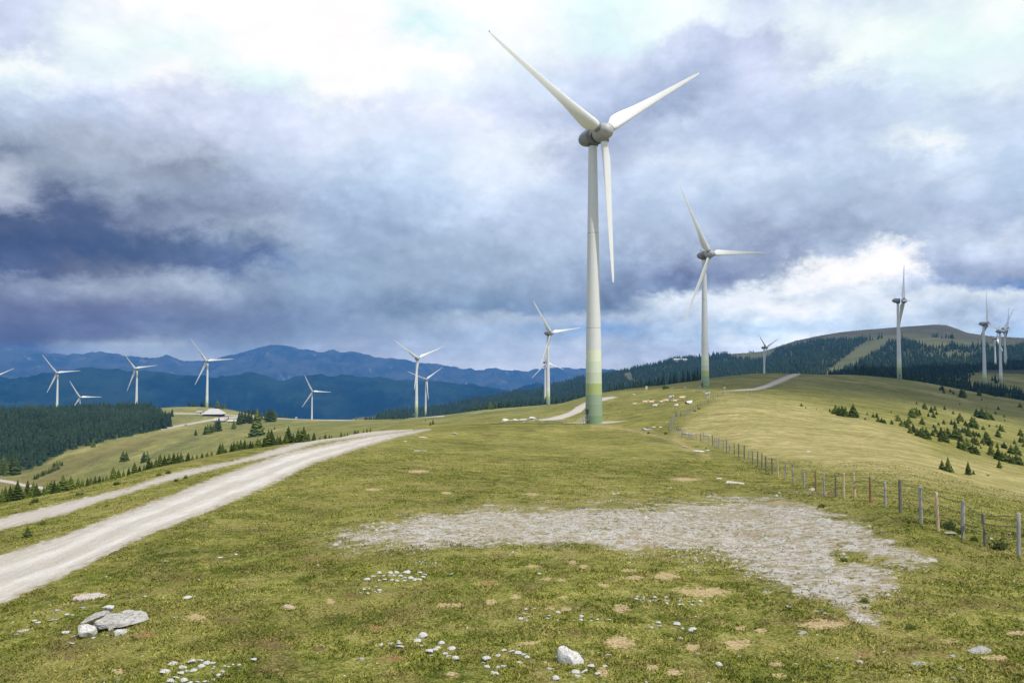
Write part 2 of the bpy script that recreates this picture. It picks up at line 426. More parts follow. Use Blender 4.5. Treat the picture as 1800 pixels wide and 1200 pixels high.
def H(x, y, micro=True):
    x = np.asarray(x, float)
    y = np.asarray(y, float)
    r = np.hypot(x, y) + 1e-6
    th = np.arctan2(x, y)
    ua = 900 + F * np.tan(np.clip(th, -0.9, 0.9))
    z = sample(T_UP, th, r) * np.maximum(r, 4.0)
    # the plateau breaks off to the left, where the valley begins
    xe = np.interp(y, [-50, 0, 45, 90, 120, 140, 400, 2000], [-29, -29, -29.5, -28, -23, -18.5, -52, -260])
    s = np.maximum(xe - x, 0)
    drop = np.where(s < 12, s * s * 0.018, 2.6 + (s - 12) * 0.43)
    drop = np.minimum(drop, 70)
    drop = drop * ss(th, 0.05, -0.05)
    z = z - drop
    z = z - 560 * ss(r, 1500, 3800)
    zv = sample(T_VAL, th, r) * r - 400 * ss(r, 180, 120) - 500 * ss(r, 1300, 3000)
    z = smax(z, zv, 1.2)
    # big wooded hill
    foot = np.interp(ua, [q[0] for q in FOOT], [q[1] for q in FOOT])
    sil = np.interp(ua, [q[0] for q in SIL], [q[1] for q in SIL])
    r2 = np.interp(ua, [600, 900, 1300, 2300], [1900, 2500, 3000, 3200])
    r1 = np.interp(ua, [600, 900, 1300, 2300], [1350, 1500, 1550, 1600])
    q = np.clip((r - r1) / (r2 - r1), 0, 1)
    vv = foot + (sil - foot) * (0.75 * q + 0.25 * np.sin(q * math.pi / 2))
    zh = r * tan_el(ua, vv) - np.maximum(r1 - r, 0) * 0.25 - np.maximum(r - r2, 0) * 0.35
    gul = fbm(x / 420, y / 900, 21, 4)
    zh = zh + gul * 26 * q * (1 - ss(q, 0.75, 1.0)) - 900 * ss(ua, 620, 540) - 800 * ss(np.abs(th), 0.95, 1.3)
    z = smax(z, zh, 2.0)
    if micro:
        z = z + 0.30 * fbm(x / 13, y / 13, 3, 3) * ss(r, 15, 60) * (1 - 0.6 * ss(r, 300, 800))
        z = z + 0.9 * fbm(x / 60, y / 60, 5, 3) * ss(r, 200, 500)
        z = z + 0.055 * fbm(x / 0.9, y / 0.9, 8, 3, 0.55) * (1 - ss(r, 60, 140))
    return np.maximum(z, -600)


def hit(u, v, rmin=8.0, rmax=1500.0):
    """first point of the ground seen along a pixel's direction"""
    X, Y, Z = [float(q) for q in ray_dir(u, v)]
    hh = math.hypot(X, Y)
    r = np.exp(np.linspace(math.log(rmin), math.log(rmax), 900))
    x = X / hh * r
    y = Y / hh * r
    d = r * Z / hh - H(x, y)
    i = np.where(d < 0)[0]
    if len(i) == 0:
        i = [int(np.argmin(np.abs(d)))]
    i = int(i[0])
    if i > 0:
        t = d[i - 1] / (d[i - 1] - d[i] + 1e-9)
        rr = r[i - 1] + (r[i] - r[i - 1]) * min(max(t, 0), 1)
    else:
        rr = r[0]
    x, y = X / hh * rr, Y / hh * rr
    return float(x), float(y), float(H(x, y)), rr


# ---- picture outlines of the ground covers
def poly_sd(u, v, P):
    """signed distance (positive inside) to a polygon"""
    P = np.array(P, float)
    n = len(P)
    d = np.full(u.shape, 1e9)
    inside = np.zeros(u.shape, bool)
    for i in range(n):
        a = P[i]
        b = P[(i + 1) % n]
        e = b - a
        wx = u - a[0]
        wy = v - a[1]
        t = np.clip((wx * e[0] + wy * e[1]) / (e @ e + 1e-9), 0, 1)
        d = np.minimum(d, np.hypot(wx - e[0] * t, wy - e[1] * t))
        c = ((a[1] <= v) & (v < b[1])) | ((b[1] <= v) & (v < a[1]))
        if abs(e[1]) > 1e-9:
            xi = a[0] + (v - a[1]) / e[1] * e[0]
            inside ^= c & (u < xi)
    return np.where(inside, d, -d)


def line_sd(u, v, P, w_):
    P = np.array(P, float)
    d = np.full(u.shape, 1e9)
    for i in range(len(P) - 1):
        a = P[i]
        e = P[i + 1] - a
        t = np.clip(((u - a[0]) * e[0] + (v - a[1]) * e[1]) / (e @ e), 0, 1)
        d = np.minimum(d, np.hypot(u - a[0] - e[0] * t, v - a[1] - e[1] * t))
    return w_ / 2 - d


R1_UP = [(-400, 1110), (-120, 1015), (0, 976), (111, 940), (222, 898), (292, 873), (389, 834), (505, 794), (600, 775), (650, 765), (755, 753)]
R1_LO = [(-400, 1240), (-120, 1110), (0, 1062), (111, 1013), (239, 949), (361, 901), (470, 855), (550, 815), (637, 786), (700, 768), (757, 755)]
R2_UP = [(-400, 985), (-120, 935), (0, 911), (111, 883), (222, 857), (305, 830), (417, 808), (510, 781), (575, 763), (637, 756), (725, 753.5)]
R2_LO = [(-400, 1012), (-120, 957), (0, 931), (111, 904), (178, 881), (264, 854), (389, 821), (500, 797), (560, 778), (640, 768), (725, 757)]
GRAVEL = [(555, 955), (600, 937), (650, 925), (700, 912), (745, 903), (800, 897), (860, 893), (950, 890), (1050, 888), (1150, 885), (1230, 880), (1330, 875), (1400, 880), (1440, 890), (1480, 905), (1530, 925), (1560, 945), (1600, 965), (1640, 985), (1630, 992), (1590, 990), (1530, 985), (1470, 978), (1480, 985), (1550, 1000), (1590, 1025), (1590, 1042), (1540, 1045), (1510, 1045), (1520, 1065), (1545, 1090), (1560, 1115), (1530, 1105), (1500, 1090), (1480, 1070), (1440, 1055), (1400, 1040), (1360, 1025), (1320, 1005), (1290, 985), (1265, 975), (1200, 968), (1120, 970), (1060, 962), (980, 960), (900, 958), (860, 965), (800, 962), (740, 965), (700, 960), (640, 962), (590, 960)]
R3 = [(925, 739), (965, 739), (988, 737), (1005, 731), (1022, 724), (1032, 714), (1050, 707), (1087, 698), (1076, 696.5), (1050, 699), (1028, 707), (1012, 715), (1002, 723), (985, 729), (965, 734)]
PAD = [(990, 743), (1040, 744), (1110, 745), (1150, 742), (1130, 739), (1060, 740)]
R4 = [(1262, 689), (1290, 687), (1320, 686), (1345, 683), (1370, 674), (1390, 665), (1409, 657), (1400, 655.5), (1385, 659), (1365, 667), (1345, 676), (1325, 682), (1290, 685)]
TRK = [([(0, 844), (20, 847), (45, 853), (78, 858), (95, 860)], 5), ([(285, 754), (320, 747), (360, 740), (385, 735), (420, 733)], 3.5),
       ([(305, 726), (345, 727), (400, 729), (430, 731), (470, 734), (540, 736.5), (600, 738), (700, 734), (780, 731)], 2.4)]
PATH = [(1065, 748), (1110, 756), (1150, 765), (1190, 775), (1230, 795), (1250, 805)]
# tan = 1, rust = 2
PATCH = [(1170, 1012, 45, 13, 1), (1115, 1015, 32, 8, 1), (1105, 1002, 28, 6, 1), (1238, 1040, 92, 17, 1), (1092, 1069, 28, 17, 1), (938, 995, 28, 5, 1), (861, 1025, 38, 10, 2), (790, 1063, 50, 7, 1), (1092, 1128, 55, 20, 1), (663, 1105, 40, 10, 2), (690, 1158, 52, 12, 2), (257, 1115, 48, 11, 2), (1218, 1138, 24, 14, 1), (1450, 1097, 85, 18, 1), (1295, 1130, 44, 16, 1), (1299, 1104, 18, 9, 1), (1338, 1108, 20, 9, 1), (1148, 1172, 26, 10, 1), (1183, 1181, 26, 12, 1), (1007, 988, 15, 7, 1), (1026, 995, 17, 6, 1), (907, 1048, 20, 7, 1), (862, 1058, 22, 9, 1), (990, 1049, 16, 6, 1), (966, 1069, 18, 6, 1), (997, 1070, 18, 8, 1), (930, 1130, 46, 7, 1), (343, 1085, 32, 11, 1), (207, 1180, 22, 9, 1), (508, 1066, 20, 9, 1), (580, 1056, 15, 8, 1), (1365, 1167, 24, 9, 1), (1370, 1186, 26, 8, 1), (155, 1047, 55, 11, 1), (1060, 1180, 20, 14, 1), (795, 1183, 22, 9, 1), (960, 1017, 16, 5, 1), (985, 1018, 16, 5, 1), (1060, 1028, 22, 6, 1), (1790, 1112, 40, 9, 1), (1750, 1155, 50, 10, 1), (1670, 1125, 22, 8, 1), (1520, 1150, 30, 8, 2), (1660, 1152, 26, 7, 2), (1400, 1010, 22, 6, 1), (1290, 995, 30, 5, 1), (480, 1135, 60, 14, 3), (560, 1140, 40, 12, 3), (120, 1155, 30, 9, 3), (1370, 885, 60, 9, 1), (1330, 935, 70, 14, 1), (1290, 905, 120, 20, 1), (655, 860, 26, 5, 1), (785, 866, 20, 4, 1), (935, 868, 30, 4, 1), (1205, 842, 50, 6, 1), (1580, 1080, 40, 10, 3), (1230, 985, 20, 6, 3), (1635, 1120, 34, 7, 3), (735, 828, 40, 5, 1), (860, 765, 40, 4, 3), (930, 757, 30, 4, 3), (400, 1090, 60, 12, 3), (620, 1047, 50, 9, 3), (1455, 870, 60, 7, 3), (1260, 1090, 30, 7, 3), (450, 1125, 200, 60, 4), (330, 1015, 170, 34, 4), (130, 1140, 170, 46, 4), (700, 1075, 190, 40, 4), (1600, 1140, 260, 60, 4), (1010, 1110, 180, 30, 4), (560, 985, 160, 26, 4), (260, 1070, 150, 36, 4), (1450, 1090, 200, 50, 4), (1700, 1060, 150, 30, 4), (820, 905, 200, 20, 4)]
FIELD = [(1190, 765), (1215, 740), (1280, 700), (1400, 712), (1500, 736), (1600, 760), (1640, 800), (1720, 812), (1830, 835), (2100, 900), (2100, 960), (1830, 880), (1700, 855), (1560, 838), (1450, 815), (1350, 800), (1270, 775)]
FOREST_FLOOR = [(-900, 705), (0, 705), (150, 700), (265, 712), (300, 735), (300, 752), (240, 764), (190, 774), (120, 792), (80, 814), (30, 834), (0, 836), (-300, 880), (-900, 960)]
HF1 = [(640, 745), (700, 722), (780, 706), (860, 688), (955, 674), (1010, 655), (1100, 643), (1190, 620), (1262, 617), (1280, 624), (1290, 631), (1330, 633), (1350, 628), (1370, 612), (1400, 606), (1430, 600), (1475, 597), (1525, 598), (1505, 612), (1482, 631), (1456, 650), (1440, 690), (1100, 720), (900, 740), (640, 760)]
CLEAR1 = [(1094, 660), (1100, 655), (1109, 653), (1112, 664), (1124, 672), (1138, 680), (1116, 677), (1102, 670)]
CLEAR2 = [(905, 685), (925, 683), (950, 684), (945, 688), (915, 690)]
HF2 = [(1465, 653), (1500, 645), (1532, 622), (1562, 602), (1590, 598), (1622, 605), (1640, 616), (1612, 634), (1600, 644), (1640, 640), (1700, 630), (1740, 616), (1820, 610), (2300, 620), (2300, 700), (1800, 665), (1600, 670), (1465, 668)]

# ---- the ground mesh: a polar sheet round the camera
az_f = np.radians(np.arange(-43, 43.01, 0.105))
az_c = np.radians(np.concatenate([np.arange(-180, -43, 2.5), np.arange(45, 180, 2.5)]))
AZ = np.sort(np.concatenate([az_f, az_c]))
RR = [3.0]
while RR[-1] < 4600:
    r_ = RR[-1]
    RR.append(r_ * (1 + (0.02 if r_ < 8 else 0.0062 if r_ < 55 else 0.0095 if r_ < 1500 else 0.014)))
RR = np.array(RR)
nA, nR = len(AZ), len(RR)
GX = np.sin(AZ)[None, :] * RR[:, None]
GY = np.cos(AZ)[None, :] * RR[:, None]
GZ = H(GX, GY)
gu, gv = project(GX, GY, GZ)
rad = np.broadcast_to(RR[:, None], GX.shape)
front = (GY > 2) & (np.abs(gu - 900) < 1500)
a_road = np.full(GX.shape, -20.0)
a_id = np.zeros(GX.shape, int)


def put_sd(fn, k, rid, rmin, rmax):
    m = front & (rad > rmin) & (rad < rmax)
    s_ = np.clip(fn(gu[m], gv[m]) * k, -20, 20)
    old = a_road[m]
    a_id[m] = np.where(s_ > np.maximum(old, -9), rid, a_id[m])
    a_road[m] = np.maximum(old, s_)


P1 = R1_UP + R1_LO[::-1]
P2 = R2_UP + R2_LO[::-1]
put_sd(lambda u, v: poly_sd(u, v, P1), 1, 1, 12, 150)
put_sd(lambda u, v: poly_sd(u, v, P2), 1.3, 2, 12, 150)
put_sd(lambda u, v: poly_sd(u, v, R3), 4, 3, 170, 420)
put_sd(lambda u, v: poly_sd(u, v, PAD), 3, 3, 165, 230)
put_sd(lambda u, v: poly_sd(u, v, R4), 4, 4, 230, 640)
for P_, w_ in TRK:
    put_sd(lambda u, v: line_sd(u, v, P_, w_), 4, 5, 420, 1150)
a_grav = np.full(GX.shape, -30.0)
m = front & (rad > 12) & (rad < 70)
a_grav[m] = np.clip(poly_sd(gu[m], gv[m], GRAVEL), -30, 30)
a_lat = np.zeros(GX.shape)
m = front & (a_id == 1)
vu = np.interp(gu[m], [q[0] for q in R1_UP], [q[1] for q in R1_UP])
vl = np.interp(gu[m], [q[0] for q in R1_LO], [q[1] for q in R1_LO])
a_lat[m] = np.clip((gv[m] - vu) / np.maximum(vl - vu, 1), 0, 1)
a_tan = np.zeros(GX.shape)
a_rust = np.zeros(GX.shape)
a_brn = np.zeros(GX.shape)
for (pu, pv, pw, ph, kind) in PATCH:
    m = front & (rad > 8) & (rad < 150) & (np.abs(gu - pu) < pw) & (np.abs(gv - pv) < ph * 1.2)
    q = 1.25 - np.hypot((gu[m] - pu) / (pw / 2), (gv[m] - pv) / (ph / 2)) * 0.75
    t_ = {1: a_tan, 2: a_rust, 3: a_brn, 4: a_brn}[kind]
    q = q * (0.66 if kind == 4 else 1.0)
    t_[m] = np.maximum(t_[m], np.clip(q, 0, 1))
m = front & (rad > 70) & (rad < 300)
for PW_ in ([(1548, 758), (1530, 765), (1513, 772), (1517, 784), (1522, 799)], [(1560, 762), (1544, 770), (1532, 777), (1538, 790), (1541, 801)]):
    a_tan[m] = np.maximum(a_tan[m], np.clip(line_sd(gu[m], gv[m], PW_, 3) / 6 + 0.3, 0, 0.5))
m = front & (rad > 60) & (rad < 185)
for PW_, ww_, kk_ in ((PATH, 7, 0.46), ([(1125, 776), (1160, 780), (1195, 787), (1225, 795), (1236, 800)], 5, 0.55), ([(1090, 752), (1140, 757), (1185, 768), (1215, 778)], 3, 0.4), ([(1040, 748), (1075, 750)], 8, 0.5)):
    a_tan[m] = np.maximum(a_tan[m], np.clip(line_sd(gu[m], gv[m], PW_, ww_) / 10 + 0.22, 0, kk_))
for (SP_, am) in (([(-300, 860), (0, 842), (60, 828), (120, 798), (200, 777), (300, 755), (390, 742), (300, 770), (240, 790), (170, 815), (110, 845), (60, 872), (0, 900), (-300, 950)], 0.62), ([(205, 795), (270, 770), (285, 775), (230, 800)], 0.6), ([(262, 800), (300, 782), (345, 767), (350, 771), (300, 790), (265, 806)], 0.0)):
    m = front & (rad > 380) & (rad < 1100)
    a_brn[m] = np.maximum(a_brn[m], am * ss(poly_sd(gu[m], gv[m], SP_), -5, 6))
a_streak = np.zeros(GX.shape)
m = front & (rad > 400) & (rad < 1000)
a_streak[m] = ss(poly_sd(gu[m], gv[m], [(262, 800), (300, 782), (345, 767), (350, 771), (300, 790), (265, 806)]), -4, 4)
a_dry = np.zeros(GX.shape)
m = front & (rad > 20) & (rad < 500)
a_dry[m] = ss(poly_sd(gu[m], gv[m], FIELD), -22, 12)
m = front & (rad > 500) & (gu > 1600) & (rad < 1500)
a_dry[m] = 0.35
m = front & (rad > 400) & (rad < 1200) & (gu < 520)
a_dry[m] = 0.55 * ss(gu[m], 520, 420)
a_for = np.zeros(GX.shape)
m = front & (rad > 500) & (rad < 1200) & (gu < 330)
a_for[m] = ss(poly_sd(gu[m], gv[m], FOREST_FLOOR), -2, 4)
m = front & (rad > 1250)
hf = np.maximum(poly_sd(gu[m], gv[m], HF1), poly_sd(gu[m], gv[m], HF2))
hf = np.minimum(hf, -poly_sd(gu[m], gv[m], CLEAR1))
hf = np.minimum(hf, -poly_sd(gu[m], gv[m], CLEAR2))
a_for[m] = ss(hf, -2, 2)
a_for = np.maximum(a_for, a_streak * 0.5)
a_up = np.zeros(GX.shape)          # bare brownish summit, its colour darkened to stand for cloud shade
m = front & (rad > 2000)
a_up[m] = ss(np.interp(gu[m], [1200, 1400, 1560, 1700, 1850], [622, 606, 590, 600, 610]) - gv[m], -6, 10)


def forest_density(u, v):
    """how much of a distant hillside is wooded"""
    return None


vidx = np.arange(nA * nR).reshape(nR, nA)
i0 = vidx[:-1, :]
i1 = vidx[1:, :]
quads = np.stack([i0, np.roll(i0, -1, 1), np.roll(i1, -1, 1), i1], -1).reshape(-1, 4)[:, ::-1]
# face classes
fr = a_road.reshape(-1)[quads].max(1)
fg = a_grav.reshape(-1)[quads].max(1)
fid = a_id.reshape(-1)[quads].max(1)
frad = rad.reshape(-1)[quads].mean(1)
cls = np.zeros(len(quads), int)
cls[frad > 1500] = 6
cls[fg > -12] = 7
rm = fr > -6
cls[rm] = fid[rm]
cls[(cls > 0) & (cls < 6) & (fr <= -6)] = 0
VERT = np.stack([GX, GY, GZ], -1).reshape(-1, 3)
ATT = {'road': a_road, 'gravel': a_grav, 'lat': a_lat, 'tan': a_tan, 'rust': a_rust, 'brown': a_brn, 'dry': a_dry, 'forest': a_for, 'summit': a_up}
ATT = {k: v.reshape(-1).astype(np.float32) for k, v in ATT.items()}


def mesh_np(name, verts, faces, mats=(), smooth=True, attrs=None):
    """fast mesh from numpy; faces is an (n,3) or (n,4) array or a list of such"""
    me = bpy.data.meshes.new(name)
    if not isinstance(faces, list):
        faces = [faces]
    faces = [np.asarray(f, np.int32) for f in faces if len(f)]
    loops = np.concatenate([f.reshape(-1) for f in faces])
    tot = np.concatenate([np.full(len(f), f.shape[1], np.int32) for f in faces])
    start = np.concatenate([[0], np.cumsum(tot)[:-1]]).astype(np.int32)
    me.vertices.add(len(verts))
    me.vertices.foreach_set('co', np.asarray(verts, np.float32).reshape(-1))
    me.loops.add(len(loops))
    me.loops.foreach_set('vertex_index', loops)
    me.polygons.add(len(tot))
    me.polygons.foreach_set('loop_start', start)
    me.polygons.foreach_set('loop_total', tot)
    if smooth:
        me.polygons.foreach_set('use_smooth', np.ones(len(tot), bool))
    for k, a in (attrs or {}).items():
        at = me.attributes.new(k, 'FLOAT', 'POINT')
        at.data.foreach_set('value', np.asarray(a, np.float32))
    me.update(calc_edges=True)
    for m_ in mats:
        me.materials.append(m_)
    return me


def link(name, me, parent=None, loc=None, **props):
    o = bpy.data.objects.new(name, me)
    col.objects.link(o)
    if parent is not None:
        o.parent = parent
    if loc is not None:
        o.location = loc
    for k, v in props.items():
        o[k] = v
    return o


# ------------------------------------------------------------------ ground materials
def grass_colour(g, P):
    """shared colour of the turf, as a function of place"""
    P2_ = g.mapping(P, scale=(1, 1, 0.25))
    n1 = g.noise(P2_, 0.06, 3, 0.6)
    n2 = g.noise(P2_, 0.55, 4, 0.6)
    n3 = g.noise(P2_, 3.2, 4, 0.65)
    n4 = g.noise(P2_, 17, 3, 0.7)
    st = g.noise(g.mapping(P, scale=(0.5, 0.95, 0.2), rot=(0, 0, R(22))), 0.30, 9, 0.78)
    n6 = g.noise(P2_, 48, 3, 0.75)
    s = g.math('MULTIPLY_ADD', n1, 0.9, g.math('MULTIPLY_ADD', n2, 1.1, g.math('MULTIPLY_ADD', n3, 1.25, g.math('MULTIPLY_ADD', n4, 1.7, g.math('MULTIPLY', n6, 1.9)))))
    s = g.math('SUBTRACT', s, 2.925)
    near = g.ramp(s, [(0.0, (0.030, 0.042, 0.006)), (0.28, (0.072, 0.092, 0.012)), (0.50, (0.138, 0.156, 0.023)), (0.70, (0.235, 0.228, 0.052)), (1.0, (0.38, 0.34, 0.13))])
    # broad tints: browner and yellower turf in patches
    bf = g.rng(g.noise(P2_, 0.75, 6, 0.75), 0.50, 0.64)
    near = g.mix(g.math('MULTIPLY', bf, 0.60), near, g.ramp(n4, [(0.35, (0.085, 0.055, 0.022)), (0.5, (0.17, 0.125, 0.05)), (0.65, (0.31, 0.24, 0.12))]))
    yf = g.rng(g.noise(P2_, 0.21, 4, 0.6), 0.48, 0.62)
    near = g.mix(g.math('MULTIPLY', yf, 0.4), near, g.ramp(n4, [(0.35, (0.14, 0.13, 0.03)), (0.65, (0.38, 0.32, 0.12))]))
    dry = g.ramp(g.math('MULTIPLY_ADD', st, 1.6, g.math('MULTIPLY_ADD', n2, 0.4, g.math('MULTIPLY_ADD', n3, 0.35, -0.68))),
                 [(0.0, (0.135, 0.135, 0.040)), (0.4, (0.235, 0.215, 0.075)), (0.65, (0.365, 0.315, 0.145)), (1.0, (0.52, 0.43, 0.25))])
    return near, dry, n2, n3, n4


gm, g, gb = material('ground', 0.95, 0.05)
P = g.obj()
near, dry, n2, n3, n4 = grass_colour(g, P)
c = g.mix(g.attr('dry'), near, dry)
lenP = g.n.new('ShaderNodeVectorMath')
lenP.operation = 'LENGTH'
g.l.new(P, lenP.inputs[0])
far = g.rng(lenP.outputs['Value'], 150, 500)
fg_ = g.ramp(g.math('MULTIPLY_ADD', g.noise(g.mapping(P, scale=(1, 0.5, 0.3)), 0.022, 8, 0.72), 1.5, -0.25), [(0.22, (0.065, 0.075, 0.026)), (0.4, (0.120, 0.135, 0.040)), (0.55, (0.185, 0.190, 0.062)), (0.72, (0.30, 0.27, 0.12))])
c = g.mix(g.math('MULTIPLY', far, 0.75), c, fg_)
c = g.mix(g.rng(lenP.outputs['Value'], 80, 200), c, g.mix(1.0, c, g.ramp(g.noise(g.mapping(P, scale=(1, 0.6, 0.3)), 0.13, 8, 0.8), [(0.36, (0.62, 0.68, 0.62)), (0.5, (1, 1, 1)), (0.64, (1.38, 1.30, 1.28))]), 'MULTIPLY'))
c = g.mix(g.math('MULTIPLY', g.rng(lenP.outputs['Value'], 45, 90), 0.9), c, g.mix(1.0, c, g.ramp(g.noise(g.mapping(P, scale=(1, 0.55, 0.3)), 1.1, 7, 0.85), [(0.38, (0.66, 0.72, 0.62)), (0.5, (1, 1, 1)), (0.62, (1.34, 1.28, 1.30))]), 'MULTIPLY'))
# hillside above the wood and its summit: cloud shade painted into darker tones
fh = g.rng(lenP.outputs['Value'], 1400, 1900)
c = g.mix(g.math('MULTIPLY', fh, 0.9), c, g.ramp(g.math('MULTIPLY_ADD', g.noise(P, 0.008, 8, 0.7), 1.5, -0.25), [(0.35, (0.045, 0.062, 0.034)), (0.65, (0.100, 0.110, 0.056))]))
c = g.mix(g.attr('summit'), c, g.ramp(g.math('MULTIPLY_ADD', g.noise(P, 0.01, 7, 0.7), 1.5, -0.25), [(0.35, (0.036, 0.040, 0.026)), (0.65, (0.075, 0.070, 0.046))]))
c = g.mix(g.attr('forest'), c, (0.035, 0.048, 0.022))
brn = g.rng(g.math('MULTIPLY_ADD', g.attr('brown'), 1.0, g.math('MULTIPLY_ADD', n3, 1.4, -1.15)), 0.0, 0.35)
c = g.mix(g.math('MULTIPLY', brn, 0.8), c, g.ramp(n4, [(0.3, (0.045, 0.028, 0.013)), (0.5, (0.11, 0.075, 0.032)), (0.7, (0.22, 0.155, 0.075))]))
n5 = g.noise(P, 5.5, 5, 0.72)
tan_ = g.rng(g.math('MULTIPLY_ADD', g.attr('tan'), 1.0, g.math('MULTIPLY_ADD', n5, 3.0, g.math('MULTIPLY_ADD', n4, 1.2, -2.50))), 0.0, 0.25)
tan_ = g.math('MULTIPLY', tan_, 0.85)
c = g.mix(tan_, c, g.ramp(n4, [(0.3, (0.24, 0.17, 0.08)), (0.5, (0.44, 0.33, 0.18)), (0.7, (0.60, 0.47, 0.30))]))
rus = g.math('MULTIPLY', g.rng(g.math('MULTIPLY_ADD', g.attr('rust'), 1.0, g.math('MULTIPLY_ADD', n5, 3.0, g.math('MULTIPLY_ADD', n4, 1.2, -2.62))), 0.0, 0.3), 0.85)
c = g.mix(rus, c, g.ramp(n4, [(0.3, (0.10, 0.05, 0.025)), (0.5, (0.25, 0.13, 0.06)), (0.75, (0.46, 0.32, 0.18))]))
# stony clearing
v1 = g.voro(P, 26, 'F1', 'Color')
vs = g.n.new('ShaderNodeSeparateColor')
g.l.new(v1, vs.inputs[0])
v2 = g.voro(P, 60, 'F1', 'Color')
vs2 = g.n.new('ShaderNodeSeparateColor')
g.l.new(v2, vs2.inputs[0])
gn = g.noise(P, 34, 5, 0.8)
stone = g.ramp(g.math('MULTIPLY_ADD', vs.outputs[0], 0.22, g.math('MULTIPLY_ADD', vs2.outputs[0], 0.24, g.math('MULTIPLY_ADD', gn, 2.3, -0.84))),
               [(0.0, (0.06, 0.052, 0.04)), (0.25, (0.19, 0.175, 0.15)), (0.5, (0.40, 0.38, 0.345)), (0.75, (0.58, 0.56, 0.525)), (1.0, (0.78, 0.76, 0.72))])
soil = g.ramp(n4, [(0.3, (0.15, 0.11, 0.055)), (0.7, (0.36, 0.28, 0.16))])
sf = g.rng(g.math('MULTIPLY_ADD', g.noise(P, 1.3, 6, 0.75), 1.0, g.math('MULTIPLY', g.attr('tan'), 0.15)), 0.46, 0.58)
stone = g.mix(g.math('MULTIPLY', sf, 0.62), stone, soil)
moss = g.rng(g.noise(P, 3.0, 6, 0.75), 0.515, 0.575)
stone = g.mix(g.math('MULTIPLY', moss, 0.85), stone, g.mix(g.rng(n2, 0.42, 0.58), near, g.ramp(n4, [(0.35, (0.16, 0.125, 0.05)), (0.65, (0.36, 0.29, 0.15))])))
dot = g.rng(g.noise(P, 6.5, 4, 0.6), 0.575, 0.61)
stone = g.mix(g.math('MULTIPLY', dot, 0.8), stone, (0.10, 0.095, 0.035))
ge = g.math('MULTIPLY_ADD', g.math('SUBTRACT', g.noise(P, 0.5, 8, 0.80), 0.5), 120, g.math('ADD', g.attr('gravel'), -1.0))
gf = g.rng(ge, -1.5, 3.5)
gf = g.math('MULTIPLY', gf, g.rng(g.math('ADD', g.math('MULTIPLY', n5, 36), g.math('MULTIPLY', ge, 0.7)), 17, 23))
rim_ = g.math('MULTIPLY', g.rng(ge, -42, -2), 0.65)
c = g.mix(g.math('MULTIPLY', rim_, g.rng(n3, 0.38, 0.58)), c, g.ramp(n4, [(0.35, (0.13, 0.105, 0.035)), (0.5, (0.22, 0.185, 0.075)), (0.65, (0.36, 0.31, 0.16))]))
c = g.mix(gf, c, stone)
# gravel roads
rn = g.noise(P, 2.2, 5, 0.7)
re_ = g.math('MULTIPLY_ADD', g.math('SUBTRACT', rn, 0.5), 24, g.attr('road'))
rf = g.rng(re_, -1.2, 1.6)
lat = g.math('MULTIPLY_ADD', g.math('SUBTRACT', g.noise(g.mapping(P, scale=(1, 0.25, 1)), 0.6, 5, 0.65), 0.5), 0.45, g.attr('lat'))
w1 = g.math('SUBTRACT', 1.0, g.rng(g.math('ABSOLUTE', g.math('SUBTRACT', lat, 0.30)), 0.03, 0.14), clamp=True)
w2 = g.math('SUBTRACT', 1.0, g.rng(g.math('ABSOLUTE', g.math('SUBTRACT', lat, 0.72)), 0.03, 0.14), clamp=True)
wt = g.math('MAXIMUM', w1, w2)
rst = g.noise(g.mapping(P, scale=(4, 0.35, 1), rot=(0, 0, R(2))), 1.0, 5, 0.65)
rcol = g.ramp(g.math('MULTIPLY_ADD', vs.outputs[1], 0.34, g.math('MULTIPLY_ADD', vs2.outputs[1], 0.34, g.math('MULTIPLY_ADD', rst, 0.75, -0.18))),
              [(0.12, (0.22, 0.20, 0.17)), (0.35, (0.38, 0.36, 0.32)), (0.55, (0.50, 0.48, 0.445)), (0.85, (0.66, 0.645, 0.61))])
rcol = g.mix(g.math('MULTIPLY', g.math('SUBTRACT', 1.0, wt), 0.30), rcol, (0.36, 0.31, 0.235))
rcol = g.mix(g.math('MULTIPLY', wt, 0.40), rcol, (0.66, 0.635, 0.585))
rcol = g.mix(g.math('MULTIPLY', g.rng(g.noise(P, 0.5, 4, 0.6), 0.45, 0.65), 0.30), rcol, (0.42, 0.35, 0.26))
edge = g.math('SUBTRACT', 1.0, g.rng(re_, 1.0, 9.0), clamp=True)
rcol = g.mix(g.math('MULTIPLY', g.math('MULTIPLY', edge, g.rng(n3, 0.4, 0.6)), 0.6), rcol, (0.20, 0.15, 0.085))
c = g.mix(rf, c, rcol)
g.l.new(c, gb.inputs['Base Color'])
hb = g.math('ADD', g.math('MULTIPLY', n4, 0.6), g.math('MULTIPLY', g.noise(P, 40, 2, 0.6), 0.4))
g.l.new(g.bump(hb, 0.9, 0.05), gb.inputs['Normal'])

NAMES = {0: 'ground', 1: 'road', 2: 'side_track', 3: 'road', 4: 'road', 5: 'track', 6: 'hills', 7: 'gravel_ground'}
for k, nm in NAMES.items():
    fk = quads[cls == k]
    if not len(fk):
        continue
    used, inv = np.unique(fk, return_inverse=True)
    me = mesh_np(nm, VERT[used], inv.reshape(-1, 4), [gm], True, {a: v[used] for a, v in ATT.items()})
    link(nm, me, kind='structure')
# small cap right under the camera
cap = np.array([[0, 0, float(H(0, 0.01))]] + [[math.sin(a) * 3.0, math.cos(a) * 3.0, 0] for a in AZ[::6]])
cap[1:, 2] = H(cap[1:, 0], cap[1:, 1]) - 0.01
nc = len(cap) - 1
link('ground', mesh_np('ground_cap', cap, np.array([[0, 1 + (i + 1) % nc, 1 + i] for i in range(nc)]), [gm]), kind='structure')

